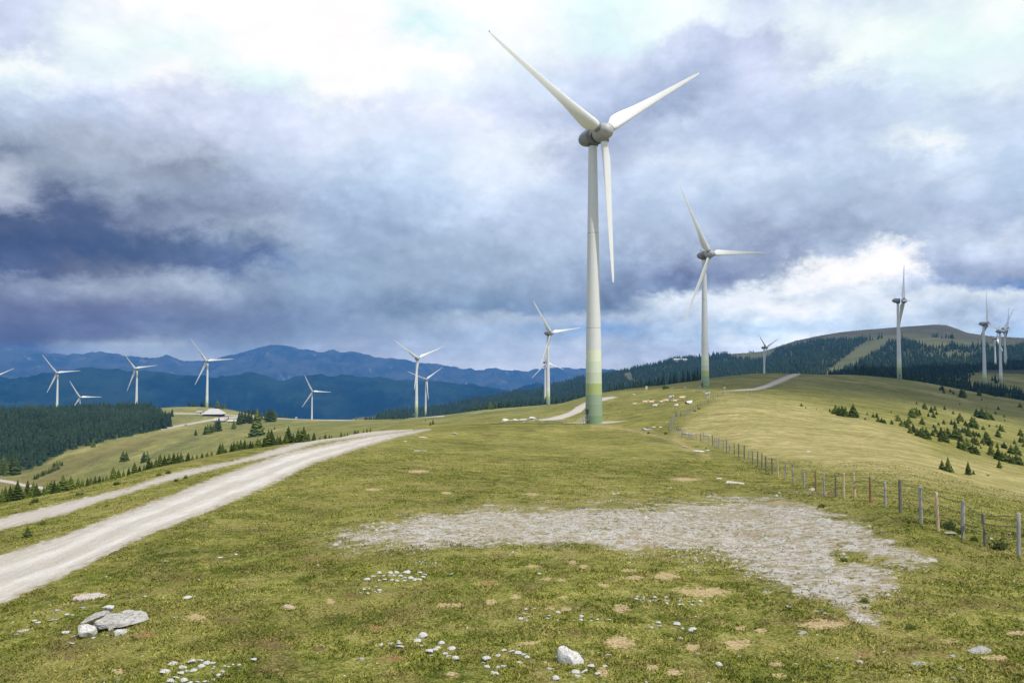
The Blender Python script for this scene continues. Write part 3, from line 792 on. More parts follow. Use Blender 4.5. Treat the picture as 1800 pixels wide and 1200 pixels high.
# deep valley floor out to the horizon
fm, f_, fb = material('valley', 0.95, 0.05)
f_.l.new(f_.ramp(f_.noise(f_.obj(), 0.0012, 6, 0.6), [(0.4, (0.02, 0.035, 0.02)), (0.6, (0.06, 0.08, 0.035))]), fb.inputs['Base Color'])
ang = np.linspace(0, 2 * math.pi, 97)[:-1]
ring = []
for rr_ in (1800, 3000, 6000, 10000, 14000):
    ring.append(np.stack([np.sin(ang) * rr_, np.cos(ang) * rr_, np.full(96, -601.0)], -1))
rv = np.concatenate(ring)
rf_ = []
for i in range(4):
    for j in range(96):
        a, b = i * 96 + j, i * 96 + (j + 1) % 96
        rf_.append((a, b, b + 96, a + 96))
link('valley', mesh_np('valley', rv, np.array(rf_)[:, ::-1], [fm]), kind='structure')

# ------------------------------------------------------------------ far mountains
def mountain(name, sil, dist, front_w, amp, seed, colr, rocky=False):
    us = np.arange(sil[0][0], sil[-1][0] + 1, 3.0)
    vs_ = np.interp(us, [q[0] for q in sil], [q[1] for q in sil])
    vs_ = smooth_axis(vs_, 1.2, 0) + 0.9 * fbm(us / 22, us * 0 + seed, seed, 3) + 0.5 * fbm(us / 7, us * 0 + seed, seed + 4, 2)
    th = theta_of(us)
    ts = np.concatenate([np.linspace(0, 1, 90), 1 + np.linspace(0.03, 1, 14)])
    V = []
    for t in ts:
        if t <= 1:
            r = dist - front_w * (1 - t)
        else:
            r = dist + front_w * (t - 1)
        x, y = np.sin(th) * r, np.cos(th) * r
        zc = dist * tan_el(us, vs_)
        if t <= 1:
            prof = 0.55 * t + 0.45 * t ** 2.2
        else:
            prof = 1 - (t - 1) ** 1.3
        z = -590 + (zc + 590) * prof
        rid = 1 - 2 * np.abs(fbm(x / 650 + 0.3 * fbm(x / 500, y / 500, seed + 9, 2), y / 2000, seed, 6, 0.6))
        z = z + (rid - 0.72) * amp * 0.75 * math.sin(min(t, 1) * math.pi * 0.94 + 0.1) ** 0.6
        V.append(np.stack([x, y, np.maximum(z, -600)], -1))
    V = np.array(V)
    nr, nc_ = V.shape[:2]
    id_ = np.arange(nr * nc_).reshape(nr, nc_)
    q = np.stack([id_[:-1, :-1], id_[:-1, 1:], id_[1:, 1:], id_[1:, :-1]], -1).reshape(-1, 4)
    mt, n, b = material(name, 0.95, 0.03)
    P_ = n.obj()
    cc = n.ramp(n.math('MULTIPLY_ADD', n.noise(n.mapping(P_, scale=(1, 0.6, 2)), 0.0022, 9, 0.72), 1.6, -0.3), [(0.38, colr[0]), (0.62, colr[1])])
    if rocky:
        rk = n.rng(n.noise(n.mapping(P_, scale=(1, 1, 0.35)), 0.004, 7, 0.72), 0.60, 0.68)
        ge_ = n.n.new('ShaderNodeNewGeometry')
        cc = n.mix(rk, cc, (0.24, 0.22, 0.19))
    n.l.new(cc, b.inputs['Base Color'])
    link(name, mesh_np(name, V.reshape(-1, 3), q, [mt]), kind='structure')


SIL_A = [(-500, 600), (-150, 608), (0, 609), (60, 612), (120, 623), (180, 619), (220, 625), (290, 624), (330, 632), (360, 629), (410, 624), (440, 616), (465, 608), (482, 604), (500, 607), (525, 612), (580, 616), (603, 614), (625, 618), (665, 630), (700, 630), (735, 638), (765, 639), (800, 646), (850, 648), (880, 647), (930, 651), (1000, 645), (1035, 647), (1060, 646), (1095, 650), (1180, 660), (1300, 668), (1500, 675)]
SIL_B = [(-500, 640), (-100, 650), (0, 652), (50, 660), (100, 655), (150, 648), (200, 648), (250, 652), (330, 660), (370, 662), (410, 661), (440, 653), (470, 660), (495, 667), (530, 660), (560, 659), (580, 661), (600, 658), (630, 664), (680, 663), (730, 668), (780, 672), (810, 673), (840, 677), (875, 683), (900, 690), (910, 682), (925, 675), (945, 671), (958, 676), (985, 690), (1050, 700), (1200, 710)]
mountain('mountains', SIL_A, 12500, 4200, 330, 31, ((0.035, 0.04, 0.035), (0.085, 0.085, 0.07)), True)
mountain('mountains', SIL_B, 6800, 3000, 260, 47, ((0.003, 0.012, 0.009), (0.020, 0.038, 0.026)))



# ------------------------------------------------------------------ mesh collector
class MB:
    def __init__(s):
        s.v = []
        s.f = []
        s.n = 0

    def add(s, verts, faces):
        s.v.extend([tuple(q) for q in verts])
        s.f.extend([tuple(i + s.n for i in f) for f in faces])
        s.n += len(verts)

    def box(s, c, size, rot=0.0, tilt=None):
        hx, hy, hz = [q / 2 for q in size]
        vs = []
        M = Matrix.Rotation(rot, 3, 'Z')
        if tilt is not None:
            M = tilt @ M
        for dx, dy, dz in ((-1, -1, -1), (1, -1, -1), (1, 1, -1), (-1, 1, -1), (-1, -1, 1), (1, -1, 1), (1, 1, 1), (-1, 1, 1)):
            vs.append(Vector(c) + M @ Vector((dx * hx, dy * hy, dz * hz)))
        s.add(vs, [(0, 3, 2, 1), (4, 5, 6, 7), (0, 1, 5, 4), (1, 2, 6, 5), (2, 3, 7, 6), (3, 0, 4, 7)])

    def tube(s, pts, rads, n=8, caps=True):
        pts = [Vector(p) for p in pts]
        if not hasattr(rads, '__len__'):
            rads = [rads] * len(pts)
        vs = []
        for i, p in enumerate(pts):
            d = (pts[min(i + 1, len(pts) - 1)] - pts[max(i - 1, 0)]).normalized()
            a = d.cross(Vector((0, 0, 1)))
            if a.length < 0.05:
                a = d.cross(Vector((0, 1, 0)))
            a.normalize()
            b = d.cross(a)
            for k in range(n):
                t = 2 * math.pi * k / n
                vs.append(p + (a * math.cos(t) + b * math.sin(t)) * rads[i])
        fs = []
        for i in range(len(pts) - 1):
            for k in range(n):
                k2 = (k + 1) % n
                fs.append((i * n + k, i * n + k2, (i + 1) * n + k2, (i + 1) * n + k))
        if caps:
            fs.append(tuple(range(n))[::-1])
            fs.append(tuple((len(pts) - 1) * n + k for k in range(n)))
        s.add(vs, fs)

    def lathe(s, prof, n=24, axis='Z', closed=True):
        vs = []
        for (h, r) in prof:
            for k in range(n):
                t = 2 * math.pi * k / n
                if axis == 'Z':
                    vs.append((r * math.cos(t), r * math.sin(t), h))
                else:       # around Y
                    vs.append((r * math.cos(t), h, r * math.sin(t)))
        fs = []
        for i in range(len(prof) - 1):
            for k in range(n):
                k2 = (k + 1) % n
                q = (i * n + k, i * n + k2, (i + 1) * n + k2, (i + 1) * n + k)
                fs.append(q if axis == 'Z' else q[::-1])
        if closed:
            fs.append(tuple(range(n))[::-1] if axis == 'Z' else tuple(range(n)))
            fs.append(tuple((len(prof) - 1) * n + k for k in range(n)) if axis == 'Z' else tuple((len(prof) - 1) * n + k for k in range(n))[::-1])
        s.add(vs, fs)

    def mesh(s, name, mat, smooth=True, split=None):
        me = bpy.data.meshes.new(name)
        me.from_pydata(s.v, [], s.f)
        me.materials.append(mat)
        if smooth:
            me.polygons.foreach_set('use_smooth', [True] * len(me.polygons))
        me.update()
        if smooth and split:
            me.set_sharp_from_angle(angle=R(split))
        return me


def empty(name, loc, label, cat, group=None, rz=0.0):
    o = bpy.data.objects.new(name, None)
    col.objects.link(o)
    o.location = loc
    o.rotation_euler = (0, 0, rz)
    o.empty_display_size = 0.5
    o['label'] = label
    o['category'] = cat
    if group:
        o['group'] = group
    return o


def tag(o, label, cat, group=None):
    o['label'] = label
    o['category'] = cat
    if group:
        o['group'] = group
    return o


def copy_tree(o, parent=None, loc=None, rz=None, scale=None):
    c = o.copy()
    col.objects.link(c)
    c.parent = parent
    if loc is not None:
        c.location = loc
    if rz is not None:
        c.rotation_euler = (0, 0, rz)
    if scale is not None:
        c.scale = scale
    for ch in o.children:
        copy_tree(ch, c)
    return c


# ------------------------------------------------------------------ wind turbines
tm, t, tb = material('tower_paint', 0.45, 0.4)
P = t.obj()
sz = t.n.new('ShaderNodeSeparateXYZ')
t.l.new(P, sz.inputs[0])
hz = t.math('DIVIDE', sz.outputs[2], 70.0)
BANDS = [(0, (124, 152, 112)), (1.8, (144, 163, 134)), (4.2, (152, 171, 142)), (6.4, (174, 187, 122)), (8.9, (201, 212, 184)), (11.4, (214, 224, 200)), (13.9, (229, 234, 206)), (16.4, (222, 224, 222))]
stops = []
for h_, c_ in BANDS:
    stops.append((h_ / 70.0, [q * 0.97 for q in lin(c_)[:3]]))
tc = t.ramp(hz, stops, const=True)
sec = t.math('FRACT', t.math('DIVIDE', sz.outputs[2], 2.45))
seam = t.math('LESS_THAN', sec, 0.03)
tc = t.mix(t.math('MULTIPLY', seam, 0.10), tc, (0.2, 0.2, 0.2))
sec2 = t.math('FRACT', t.math('DIVIDE', sz.outputs[2], 21.3))
tc = t.mix(t.math('MULTIPLY', t.math('LESS_THAN', sec2, 0.007), 0.5), tc, (0.16, 0.16, 0.16))
dirt = t.noise(t.mapping(P, scale=(1.5, 1.5, 0.06)), 1.0, 5, 0.6)
tc = t.mix(t.math('MULTIPLY', t.rng(dirt, 0.5, 0.75), 0.16), tc, (0.30, 0.29, 0.26))
t.l.new(tc, tb.inputs['Base Color'])

bm_, b_, bb = material('blade_paint', 0.35, 0.45)
dirt = b_.noise(b_.mapping(b_.obj(), scale=(0.6, 0.6, 0.15)), 1.2, 6, 0.65)
bc = b_.mix(b_.math('MULTIPLY', b_.rng(dirt, 0.50, 0.75), 0.22), (0.80, 0.81, 0.80), (0.5, 0.49, 0.45))
b_.l.new(bc, bb.inputs['Base Color'])
nm_, n_, nb = material('nacelle_paint', 0.5, 0.4)
dirt = n_.noise(n_.mapping(n_.obj(), scale=(1, 1, 1)), 1.0, 5, 0.6)
n_.l.new(n_.mix(n_.rng(dirt, 0.4, 0.75), (0.30, 0.295, 0.31), (0.20, 0.195, 0.20)), nb.inputs['Base Color'])
dk_, d_, db = material('dark_metal', 0.5, 0.4)
d_.l.new(d_.mix(d_.noise(d_.obj(), 4, 3, 0.6), (0.05, 0.05, 0.055), (0.10, 0.10, 0.105)), db.inputs['Base Color'])
hm_, n_, nb = material('hub_paint', 0.5, 0.4)
n_.l.new(n_.mix(n_.rng(n_.noise(n_.obj(), 1.0, 5, 0.6), 0.4, 0.75), (0.46, 0.455, 0.465), (0.33, 0.325, 0.33)), nb.inputs['Base Color'])
rg_, d_, db = material('ring_metal', 0.5, 0.4)
d_.l.new(d_.mix(d_.noise(d_.obj(), 1.5, 3, 0.6), (0.13, 0.13, 0.14), (0.22, 0.22, 0.23)), db.inputs['Base Color'])
gv_, v_, vb = material('galvanised_steel', 0.45, 0.5)
v_.l.new(v_.mix(v_.noise(v_.obj(), 6, 3, 0.6), (0.28, 0.29, 0.30), (0.45, 0.46, 0.47)), vb.inputs['Base Color'])


def blade_mesh(L, n=26):
    """span +Z, clockwise travel (leading edge) +X, rotor axis (upwind) -Y"""
    vs, fs = [], []
    ks = 20
    S = [0.0, 0.025, 0.05, 0.075, 0.10, 0.13, 0.17, 0.22, 0.30, 0.4, 0.5, 0.6, 0.7, 0.8, 0.88, 0.94, 0.975, 0.992, 1.0]
    for s_ in S:
        z = 1.3 + s_ * (L - 1.3)
        chord = np.interp(s_, [0, 0.03, 0.07, 0.11, 0.15, 0.3, 0.5, 0.7, 0.85, 0.95, 0.985, 1.0], [1.7, 1.9, 3.0, 3.25, 3.05, 2.25, 1.62, 1.18, 0.86, 0.62, 0.42, 0.12])
        thick = np.interp(s_, [0, 0.03, 0.07, 0.11, 0.2, 0.4, 0.7, 1.0], [1.0, 0.90, 0.56, 0.46, 0.34, 0.24, 0.18, 0.14]) * chord
        rnd = np.interp(s_, [0, 0.03, 0.09], [1, 0.7, 0])
        tw = R(np.interp(s_, [0, 0.1, 0.2, 0.4, 0.7, 1], [26, 24, 17, 9, 3, 0]))
        lead = np.interp(s_, [0, 0.03, 0.1, 1], [0.5, 0.46, 0.30, 0.28]) * chord
        for k in range(ks):
            a = 2 * math.pi * k / ks
            cx = 0.5 * (1 + math.cos(a))            # 1 = leading edge, 0 = trailing edge
            x = lead - (1 - cx) * chord
            yt = math.sin(a) * 0.5
            prof = (1 - cx) ** 0.5 * cx ** 1.15 * 1.9
            y = thick * (yt * rnd + (1 - rnd) * prof * 0.5 * (1 if math.sin(a) >= 0 else -1) * (0 if abs(math.sin(a)) < 1e-6 else 1))
            xr = x * math.cos(tw) + y * math.sin(tw)
            yr = -x * math.sin(tw) + y * math.cos(tw)
            vs.append((xr, yr - 0.5 * s_ ** 2, z))
    for i in range(len(S) - 1):
        for k in range(ks):
            k2 = (k + 1) % ks
            fs.append((i * ks + k, i * ks + k2, (i + 1) * ks + k2, (i + 1) * ks + k))
    fs.append(tuple((len(S) - 1) * ks + k for k in range(ks)))
    fs.append(tuple(range(ks))[::-1])
    m = MB()
    m.add(vs, fs)
    return m


def blade_parts(L):
    bl = blade_mesh(L).mesh('blade', bm_, True, 60)
    m = MB()
    m.lathe([(0.9, 1.12), (1.75, 1.06), (1.8, 1.14), (2.0, 1.14), (2.05, 1.04), (2.25, 1.02)], 24)
    ringm = m.mesh('root_ring', nm_, True, 40)
    m = MB()
    m.box((0.02, -0.5, L - 0.10), (0.15, 0.05, 0.3))
    tip = m.mesh('blade_tip', dk_, False)
    return bl, ringm, tip


def tower_mesh(hh, r0=1.9, r1=0.98):
    m = MB()
    prof = [(-2.5, r0)]
    for h_, f in ((0, 1.0), (0.22, 0.82), (0.5, 0.5), (0.8, 0.2), (1.0, 0.0)):
        prof.append((h_ * hh, r1 + (r0 - r1) * f))
    m.lathe(prof, 40)
    return m.mesh('tower', tm, True, 50)


def make_turbine(hh, L, oh, tilt):
    """rotor faces -Y; origin at the tower foot"""
    root = empty('wind_turbine', (0, 0, 0), 'x', 'wind turbine')
    top = hh - 1.9
    tw = link('tower', tower_mesh(top), root)
    m = MB()
    m.lathe([(0.0, 1.12), (0.12, 1.22), (0.32, 1.22), (0.42, 1.06)], 32)
    link('tower_collar', m.mesh('tower_collar', dk_, True, 40), tw, (0, 0, top - 0.35))
    # door and stairs at the foot
    m = MB()
    m.box((0, 0, 1.05), (0.12, 0.95, 2.1))
    m.box((-0.03, 0, 2.16), (0.2, 1.15, 0.1))
    dr = link('door', m.mesh('door', dk_, False), tw, (-1.86, 0, 1.1))
    m = MB()
    for k in range(6):
        m.box((-0.75 - 0.3 * k, 0, 1.05 - 0.2 * k), (0.3, 1.0, 0.05))
    m.box((-0.3, 0, 1.06), (0.75, 1.1, 0.06))
    for sy in (-0.52, 0.52):
        m.tube([(-0.05, sy, 2.05), (-0.65, sy, 2.05), (-2.3, sy, 0.95)], 0.035, 6)
        m.tube([(-0.05, sy, 1.55), (-0.65, sy, 1.55), (-2.3, sy, 0.45)], 0.025, 6)
        for (px, pz) in ((-0.1, 2.05), (-0.65, 2.05), (-1.5, 1.5), (-2.3, 0.95)):
            m.tube([(px, sy, pz - 1.1), (px, sy, pz)], 0.035, 6)
        m.tube([(-0.65, sy, 0), (-0.65, sy, 1.05)], 0.04, 6)
    link('stairs', m.mesh('stairs', gv_, False), tw, (-1.85, 0, 0))
    # nacelle: an egg, its blunt end at the rotor
    m = MB()
    prof = []
    for k in range(15):
        q = k / 14
        y_ = 4.7 * math.cos(q * math.pi / 2) ** 1.0
        prof.append((y_, 2.05 * math.sin(q * math.pi / 2) ** 0.72 + 0.01))
    m.lathe(prof[::-1], 32, 'Y')
    head = Matrix.Rotation(-tilt, 4, 'X')
    nac = link('nacelle', m.mesh('nacelle', nm_, True, 50), root)
    nac.location = (0, -0.3, hh)
    nac.rotation_euler = (tilt, 0, 0)
    m = MB()
    m.lathe([(-1.25, 2.05), (-1.2, 2.14), (-0.1, 2.18), (0.0, 2.0)], 32, 'Y')
    link('generator_ring', m.mesh('generator_ring', rg_, True, 40), nac)
    m = MB()
    m.tube([(0.0, 3.0, 1.6), (0.0, 3.0, 2.9)], 0.05, 6)
    m.box((0, 3.0, 2.9), (0.5, 0.1, 0.1))
    m.box((0.0, 2.2, 1.9), (0.5, 0.5, 0.5))
    link('wind_vane', m.mesh('wind_vane', dk_, False), nac)
    # rotor
    m = MB()
    prof = [(-2.45, 0.02), (-2.4, 0.45), (-2.2, 0.95), (-1.8, 1.35), (-1.2, 1.64), (-0.4, 1.78), (0.6, 1.84), (1.5, 1.95), (1.9, 1.85)]
    m.lathe(prof[::-1], 32, 'Y')
    hub = link('hub', m.mesh('hub', hm_, True, 50), root)
    hub.location = (0, -oh, hh)
    hub.rotation_euler = (tilt, 0, 0)
    bl, rg, tp = blade_parts(L)
    blades = []
    for k in range(3):
        b = link('blade', bl, root)
        link('root_ring', rg, b)
        link('blade_tip', tp, b)
        blades.append(b)
    root['blades'] = 0
    del root['blades']
    return root


def pose_blades(root, hh, oh, tilt, phi, cone=0.0, pitch=0.0):
    """phi: clockwise angle of the first blade seen from in front of the rotor"""
    bs = [o for o in root.children if o.name.split('.')[0] == 'blade']
    for k, b in enumerate(bs):
        a = phi + k * 2 * math.pi / 3
        M = Matrix.Translation((0, -oh, hh)) @ Matrix.Rotation(tilt, 4, 'X') @ Matrix.Rotation(a, 4, 'Y') @ Matrix.Rotation(cone, 4, 'X') @ Matrix.Rotation(-pitch, 4, 'Z')
        b.matrix_local = M


def set_turbine(root, C, psi, phi, hh, oh, tilt, cone=0.0, label='', pitch=0.0):
    """C: rotor centre; psi: turn of the rotor from facing the camera towards +X"""
    n = Vector((math.sin(psi), -math.cos(psi), 0))
    base = Vector(C) - n * oh
    root.location = (base.x, base.y, C[2] - hh)
    root.rotation_euler = (0, 0, psi)
    pose_blades(root, hh, oh, tilt, phi, cone, pitch)
    root['label'] = label
    root['group'] = 'wind turbines of the wind farm'


# name, rotor centre, psi, phi (deg), label
TURB = [
    ((54.1, 1201.6, 15.7), 30.8, 108.1, 'small far turbine half hidden behind the tower of the one left of the big turbine'),
    ((34.6, 675.5, 34.9), 37.4, 80.5, 'white wind turbine just left of the big turbine, green foot on the far meadow'),
    ((-106.2, 867.5, 16.3), 25.2, 65.6, 'white wind turbine with one blade hanging down its tower, above the end of the road'),
    ((-148.2, 1330.4, -11.6), 19.5, 53.1, 'smaller far turbine right behind the one above the end of the road'),
    ((-381.3, 1471.4, -35.7), 26.3, 93.0, 'lone small turbine before dark blue mountains, tower foot behind the green saddle'),
    ((-404.8, 1017.7, 15.7), 3.1, 86.0, 'white wind turbine rising behind the large pale roofed hut'),
    ((-542.0, 1105.2, 6.2), -7.4, 82.7, 'white wind turbine above the right end of the dark spruce forest'),
    ((-802.2, 1429.5, -45.3), 30.8, 90.3, 'low turbine whose hub barely clears the dark spruce forest'),
    ((-726.6, 1226.7, 0.0), 10.9, 84.7, 'white turbine behind the left part of the forest, tower foot hidden by trees'),
    ((-859.8, 1272.7, -8.4), 14.4, 63.9, 'turbine at the left picture edge with only one blade showing'),
    ((393.4, 1185.7, 38.7), 42.3, 66.0, 'small grey turbine behind the grassy crest, before the wooded mountain flank'),
    ((325.4, 635.6, 59.7), 71.8, 25.9, 'edge-on turbine standing before the summit of the big hill, green foot on the crest'),
    ((492.8, 793.6, 50.4), 83.8, 14.8, 'edge-on turbine, front left one of the cluster at the right edge'),
    ((577.1, 899.5, 48.5), 37.0, 37.5, 'turbine just right of the front edge-on one, green foot on the pale far meadow'),
    ((895.1, 1415.0, 63.6), 81.4, 105.2, 'smallest and farthest turbine of the cluster at the right edge'),
    ((773.0, 1195.0, 68.5), 66.0, 18.0, 'rightmost turbine of the cluster at the right edge, behind the forest'),
]
OH, HH, TILT, LB = 4.6, 64.5, R(5), 35.5
proto = make_turbine(HH, LB, OH, TILT)
for i, (C, psi, phi, lab) in enumerate(TURB):
    o = proto if i == 0 else copy_tree(proto)
    set_turbine(o, C, R(psi), R(phi), HH, OH, TILT, 0, lab, R(52) if psi > 60 else 0.0)
big = make_turbine(64.7, 33.73, 4.03, 0.018)
set_turbine(big, (20.34, 168.25, 53.32), 0.545, 0.99, 64.7, 4.03, 0.018, 0.02, 'largest and nearest wind turbine, tall white tower with banded green foot on the turf')
sec_ = make_turbine(63.9, 35.9, 4.38, 0.067)
set_turbine(sec_, (93.31, 359.72, 55.85), 0.451, 1.495, 63.9, 4.38, 0.067, 0.035, 'second largest wind turbine, grey in cloud shade, right of the nearest one above the cows')

# ------------------------------------------------------------------ spruces
fo, f_, fb = material('spruce_needles', 0.9, 0.1)
oi = f_.n.new('ShaderNodeObjectInfo')
fn = f_.noise(f_.pos(), 2.2, 4, 0.7)
fn2 = f_.noise(f_.pos(), 0.08, 3, 0.6)
fc = f_.ramp(f_.math('MULTIPLY_ADD', oi.outputs['Random'], 0.35, f_.math('MULTIPLY_ADD', fn, 0.6, f_.math('MULTIPLY', fn2, 0.3))),
             [(0.30, (0.022, 0.038, 0.014)), (0.55, (0.062, 0.092, 0.026)), (0.85, (0.16, 0.20, 0.045))])
f_.l.new(fc, fb.inputs['Base Color'])
bk, k_, kb = material('spruce_bark', 0.9, 0.1)
k_.l.new(k_.ramp(k_.noise(k_.mapping(k_.obj(), scale=(6, 6, 1)), 3, 4, 0.6), [(0.3, (0.05, 0.035, 0.025)), (0.7, (0.16, 0.12, 0.09))]), kb.inputs['Base Color'])
lf, l_, lb_ = material('shrub_leaves', 0.85, 0.15)
oi2 = l_.n.new('ShaderNodeObjectInfo')
l_.l.new(l_.ramp(l_.math('MULTIPLY_ADD', oi2.outputs['Random'], 0.4, l_.math('MULTIPLY', l_.noise(l_.pos(), 6, 3, 0.7), 0.8)),
                 [(0.25, (0.03, 0.05, 0.012)), (0.6, (0.09, 0.13, 0.025)), (0.95, (0.17, 0.21, 0.04))]), lb_.inputs['Base Color'])


def spruce_crown(seed, tiers=15, width=0.27, low=0.02, lean=0.0):
    """unit height spruce crown: whorls of drooping, ragged boughs"""
    rn_ = random.Random(seed)
    m = MB()
    for i in range(tiers):
        q = i / (tiers - 1)
        z0 = low + (1 - low) * (0.08 + 0.90 * q ** 0.92)
        rr_ = width * (1 - q) ** 0.82 * rn_.uniform(0.8, 1.12) + 0.012
        nb_ = max(4, int(11 * (1 - q) + 4))
        a0 = rn_.random() * 6.28
        for k in range(nb_):
            a = a0 + 2 * math.pi * k / nb_ + rn_.uniform(-0.25, 0.25)
            r_ = rr_ * rn_.uniform(0.62, 1.22)
            dr_ = r_ * rn_.uniform(0.25, 0.6)
            ww = rr_ * 0.42 + 0.012
            ca, sa = math.cos(a), math.sin(a)
            tx, ty = -sa, ca
            zc = z0 + rn_.uniform(-0.02, 0.02)
            mid = 0.55
            A = (0, 0, zc + 0.035)
            B = (ca * r_ * mid + tx * ww, sa * r_ * mid + ty * ww, zc - dr_ * 0.45)
            Cc = (ca * r_, sa * r_, zc - dr_ + 0.02)
            D = (ca * r_ * mid - tx * ww, sa * r_ * mid - ty * ww, zc - dr_ * 0.45)
            E_ = (ca * r_ * 0.72, sa * r_ * 0.72, zc - dr_ * 0.95 - 0.03)
            m.add([A, B, Cc, D, E_], [(0, 1, 2), (0, 2, 3), (1, 4, 2), (3, 2, 4)])
    # leader
    m.add([(0.006, 0, 0.93), (-0.004, 0.006, 0.93), (-0.004, -0.006, 0.93), (0, 0, 1.02)], [(0, 1, 3), (1, 2, 3), (2, 0, 3)])
    if lean:
        m.v = [(x + lean * z * z, y, z) for (x, y, z) in m.v]
    return m.mesh('crown', fo, False)


def trunk_mesh():
    m = MB()
    m.tube([(0, 0, -0.06), (0, 0, 0.25), (0, 0, 0.95)], [0.020, 0.016, 0.004], 7)
    return m.mesh('trunk', bk, True, 50)


CROWNS = [spruce_crown(11, 15, 0.24), spruce_crown(12, 17, 0.21, 0.06), spruce_crown(13, 13, 0.30), spruce_crown(14, 14, 0.26, 0.0, 0.05), spruce_crown(15, 16, 0.19, 0.10), spruce_crown(16, 12, 0.36)]
TRUNK = trunk_mesh()
N_SPRUCE = [0]


def spruce(x, y, z, h, label, group=None, kind=None, wide=1.0):
    i = N_SPRUCE[0] = N_SPRUCE[0] + 1
    r_ = random.Random(i * 7 + 3)
    o = empty('spruce_tree', (x, y, z), label, 'spruce tree', group, r_.uniform(0, 6.28))
    cr = CROWNS[kind if kind is not None else r_.randrange(5)]
    link('crown', cr, o)
    link('trunk', TRUNK, o)
    w_ = h * wide * r_.uniform(0.9, 1.1)
    o.scale = (w_, w_, h)
    return o


def px_size(y, px):
    return px * y / F


# --- right slope (u, v of the foot, height in px)
S1 = [(330, 60, 60), (365, 55, 75), (390, 110, 55), (505, 90, 50), (560, 125, 55), (700, 185, 130), (745, 185, 130), (720, 190, 70), (1010, 150, 100), (1235, 150, 75), (1290, 165, 60), (1500, 190, 85), (1730, 360, 75),
      (55, 390, 110), (170, 450, 95), (235, 410, 80), (405, 400, 60), (265, 490, 60), (120, 520, 60), (210, 540, 85), (555, 475, 50), (675, 600, 125), (640, 640, 65), (965, 520, 120), (1010, 540, 90), (1060, 550, 150), (1140, 570, 145), (1190, 570, 110), (1230, 580, 90), (1345, 395, 48), (1300, 475, 48), (1450, 530, 45), (1055, 230, 30), (670, 310, 25), (1460, 600, 28), (1140, 355, 22),
      (10, 660, 110), (390, 650, 70), (295, 670, 48), (525, 665, 85), (580, 660, 65), (775, 680, 80), (815, 715, 70), (885, 715, 165), (930, 710, 150), (975, 740, 80), (1080, 750, 65), (1190, 700, 40), (1320, 700, 35), (1385, 770, 100), (1420, 780, 80), (1340, 880, 115), (590, 740, 95), (215, 720, 60), (245, 800, 85), (270, 830, 60), (20, 880, 155), (80, 860, 125), (130, 920, 110), (60, 910, 80), (190, 860, 90), (365, 950, 135), (345, 900, 165), (410, 900, 140), (460, 890, 150), (440, 975, 120), (320, 960, 100), (480, 880, 100), (600, 920, 175), (650, 900, 145), (560, 880, 110), (700, 960, 100), (830, 870, 145), (720, 800, 80), (760, 800, 80), (910, 860, 90), (1010, 880, 80), (960, 850, 65), (1120, 880, 90), (1150, 960, 145), (1170, 1010, 165), (1200, 1040, 120), (1080, 1000, 90), (1050, 990, 60), (930, 1000, 120), (970, 1020, 110), (890, 960, 70), (660, 1080, 140), (700, 1100, 105), (800, 1110, 185), (760, 1120, 130), (900, 1160, 135), (960, 1180, 120), (880, 1170, 80), (1330, 1070, 85), (1450, 1080, 100), (1410, 1060, 60), (1090, 1030, 25), (1040, 1080, 45), (1630, 1000, 70), (1740, 860, 110), (1770, 880, 65), (1730, 975, 95), (1780, 970, 80), (1790, 1050, 65)]
PT = [(1620 + a / 10, 680 + b / 10, c_ / 10, 'A') for a, b, c_ in S1]
S2 = [(1065, 755, 125), (1160, 810, 135), (1215, 830, 110), (1260, 840, 110), (1310, 850, 100), (1350, 862, 90), (1400, 870, 120), (1450, 880, 100), (1330, 730, 100), (1400, 740, 115), (1440, 745, 60), (1175, 920, 115), (420, 938, 130), (500, 965, 190), (545, 970, 85), (765, 1010, 175), (835, 1000, 60)]
PT += [(1600 + a / 7.5, 700 + b / 7.5, c_ / 7.5, 'B' if b > 900 else 'A') for a, b, c_ in S2]
S3 = [(235, 655, 22), (275, 670, 55), (300, 680, 55), (325, 685, 62), (345, 688, 60), (375, 690, 40), (400, 692, 78), (418, 692, 50), (497, 677, 18), (483, 710, 15), (540, 693, 25), (565, 695, 30), (575, 725, 35), (600, 730, 30), (618, 735, 25), (670, 742, 28), (715, 720, 40), (740, 755, 35), (780, 768, 42), (800, 806, 50), (825, 800, 50), (850, 825, 50), (875, 832, 55), (760, 745, 30), (790, 738, 45), (815, 695, 60), (845, 682, 50), (865, 678, 35), (800, 680, 38), (250, 577, 8), (35, 616, 22), (65, 630, 12), (140, 640, 10), (700, 690, 14), (665, 660, 12), (845, 600, 16), (830, 640, 14)]
PT += [(1400 + a / 4, 560 + b / 4, c_ / 4, 'C' if a < 450 else 'A') for a, b, c_ in S3]
LABT = {'A': ('dark bushy spruce among the scattered young trees on the right hillside', 'young spruces scattered on the right hillside'),
        'C': ('young spruce in the small dark clump left on the right hillside', 'small clump of spruces on the right hillside')}
UNI = {1742: None}
nB = 0
LAB_B = ['single small spruce below the big thicket near the right edge', 'shorter left one of the two spruces joined on the sunlit slope above the fence', 'taller pointed spruce of the joined pair on the sunlit slope above the fence',
         'low right shoot beside the joined pair of spruces above the fence', 'lone thin spruce with sparse boughs on the sunlit slope above the fence', 'low side bush at the foot of the lone thin spruce']
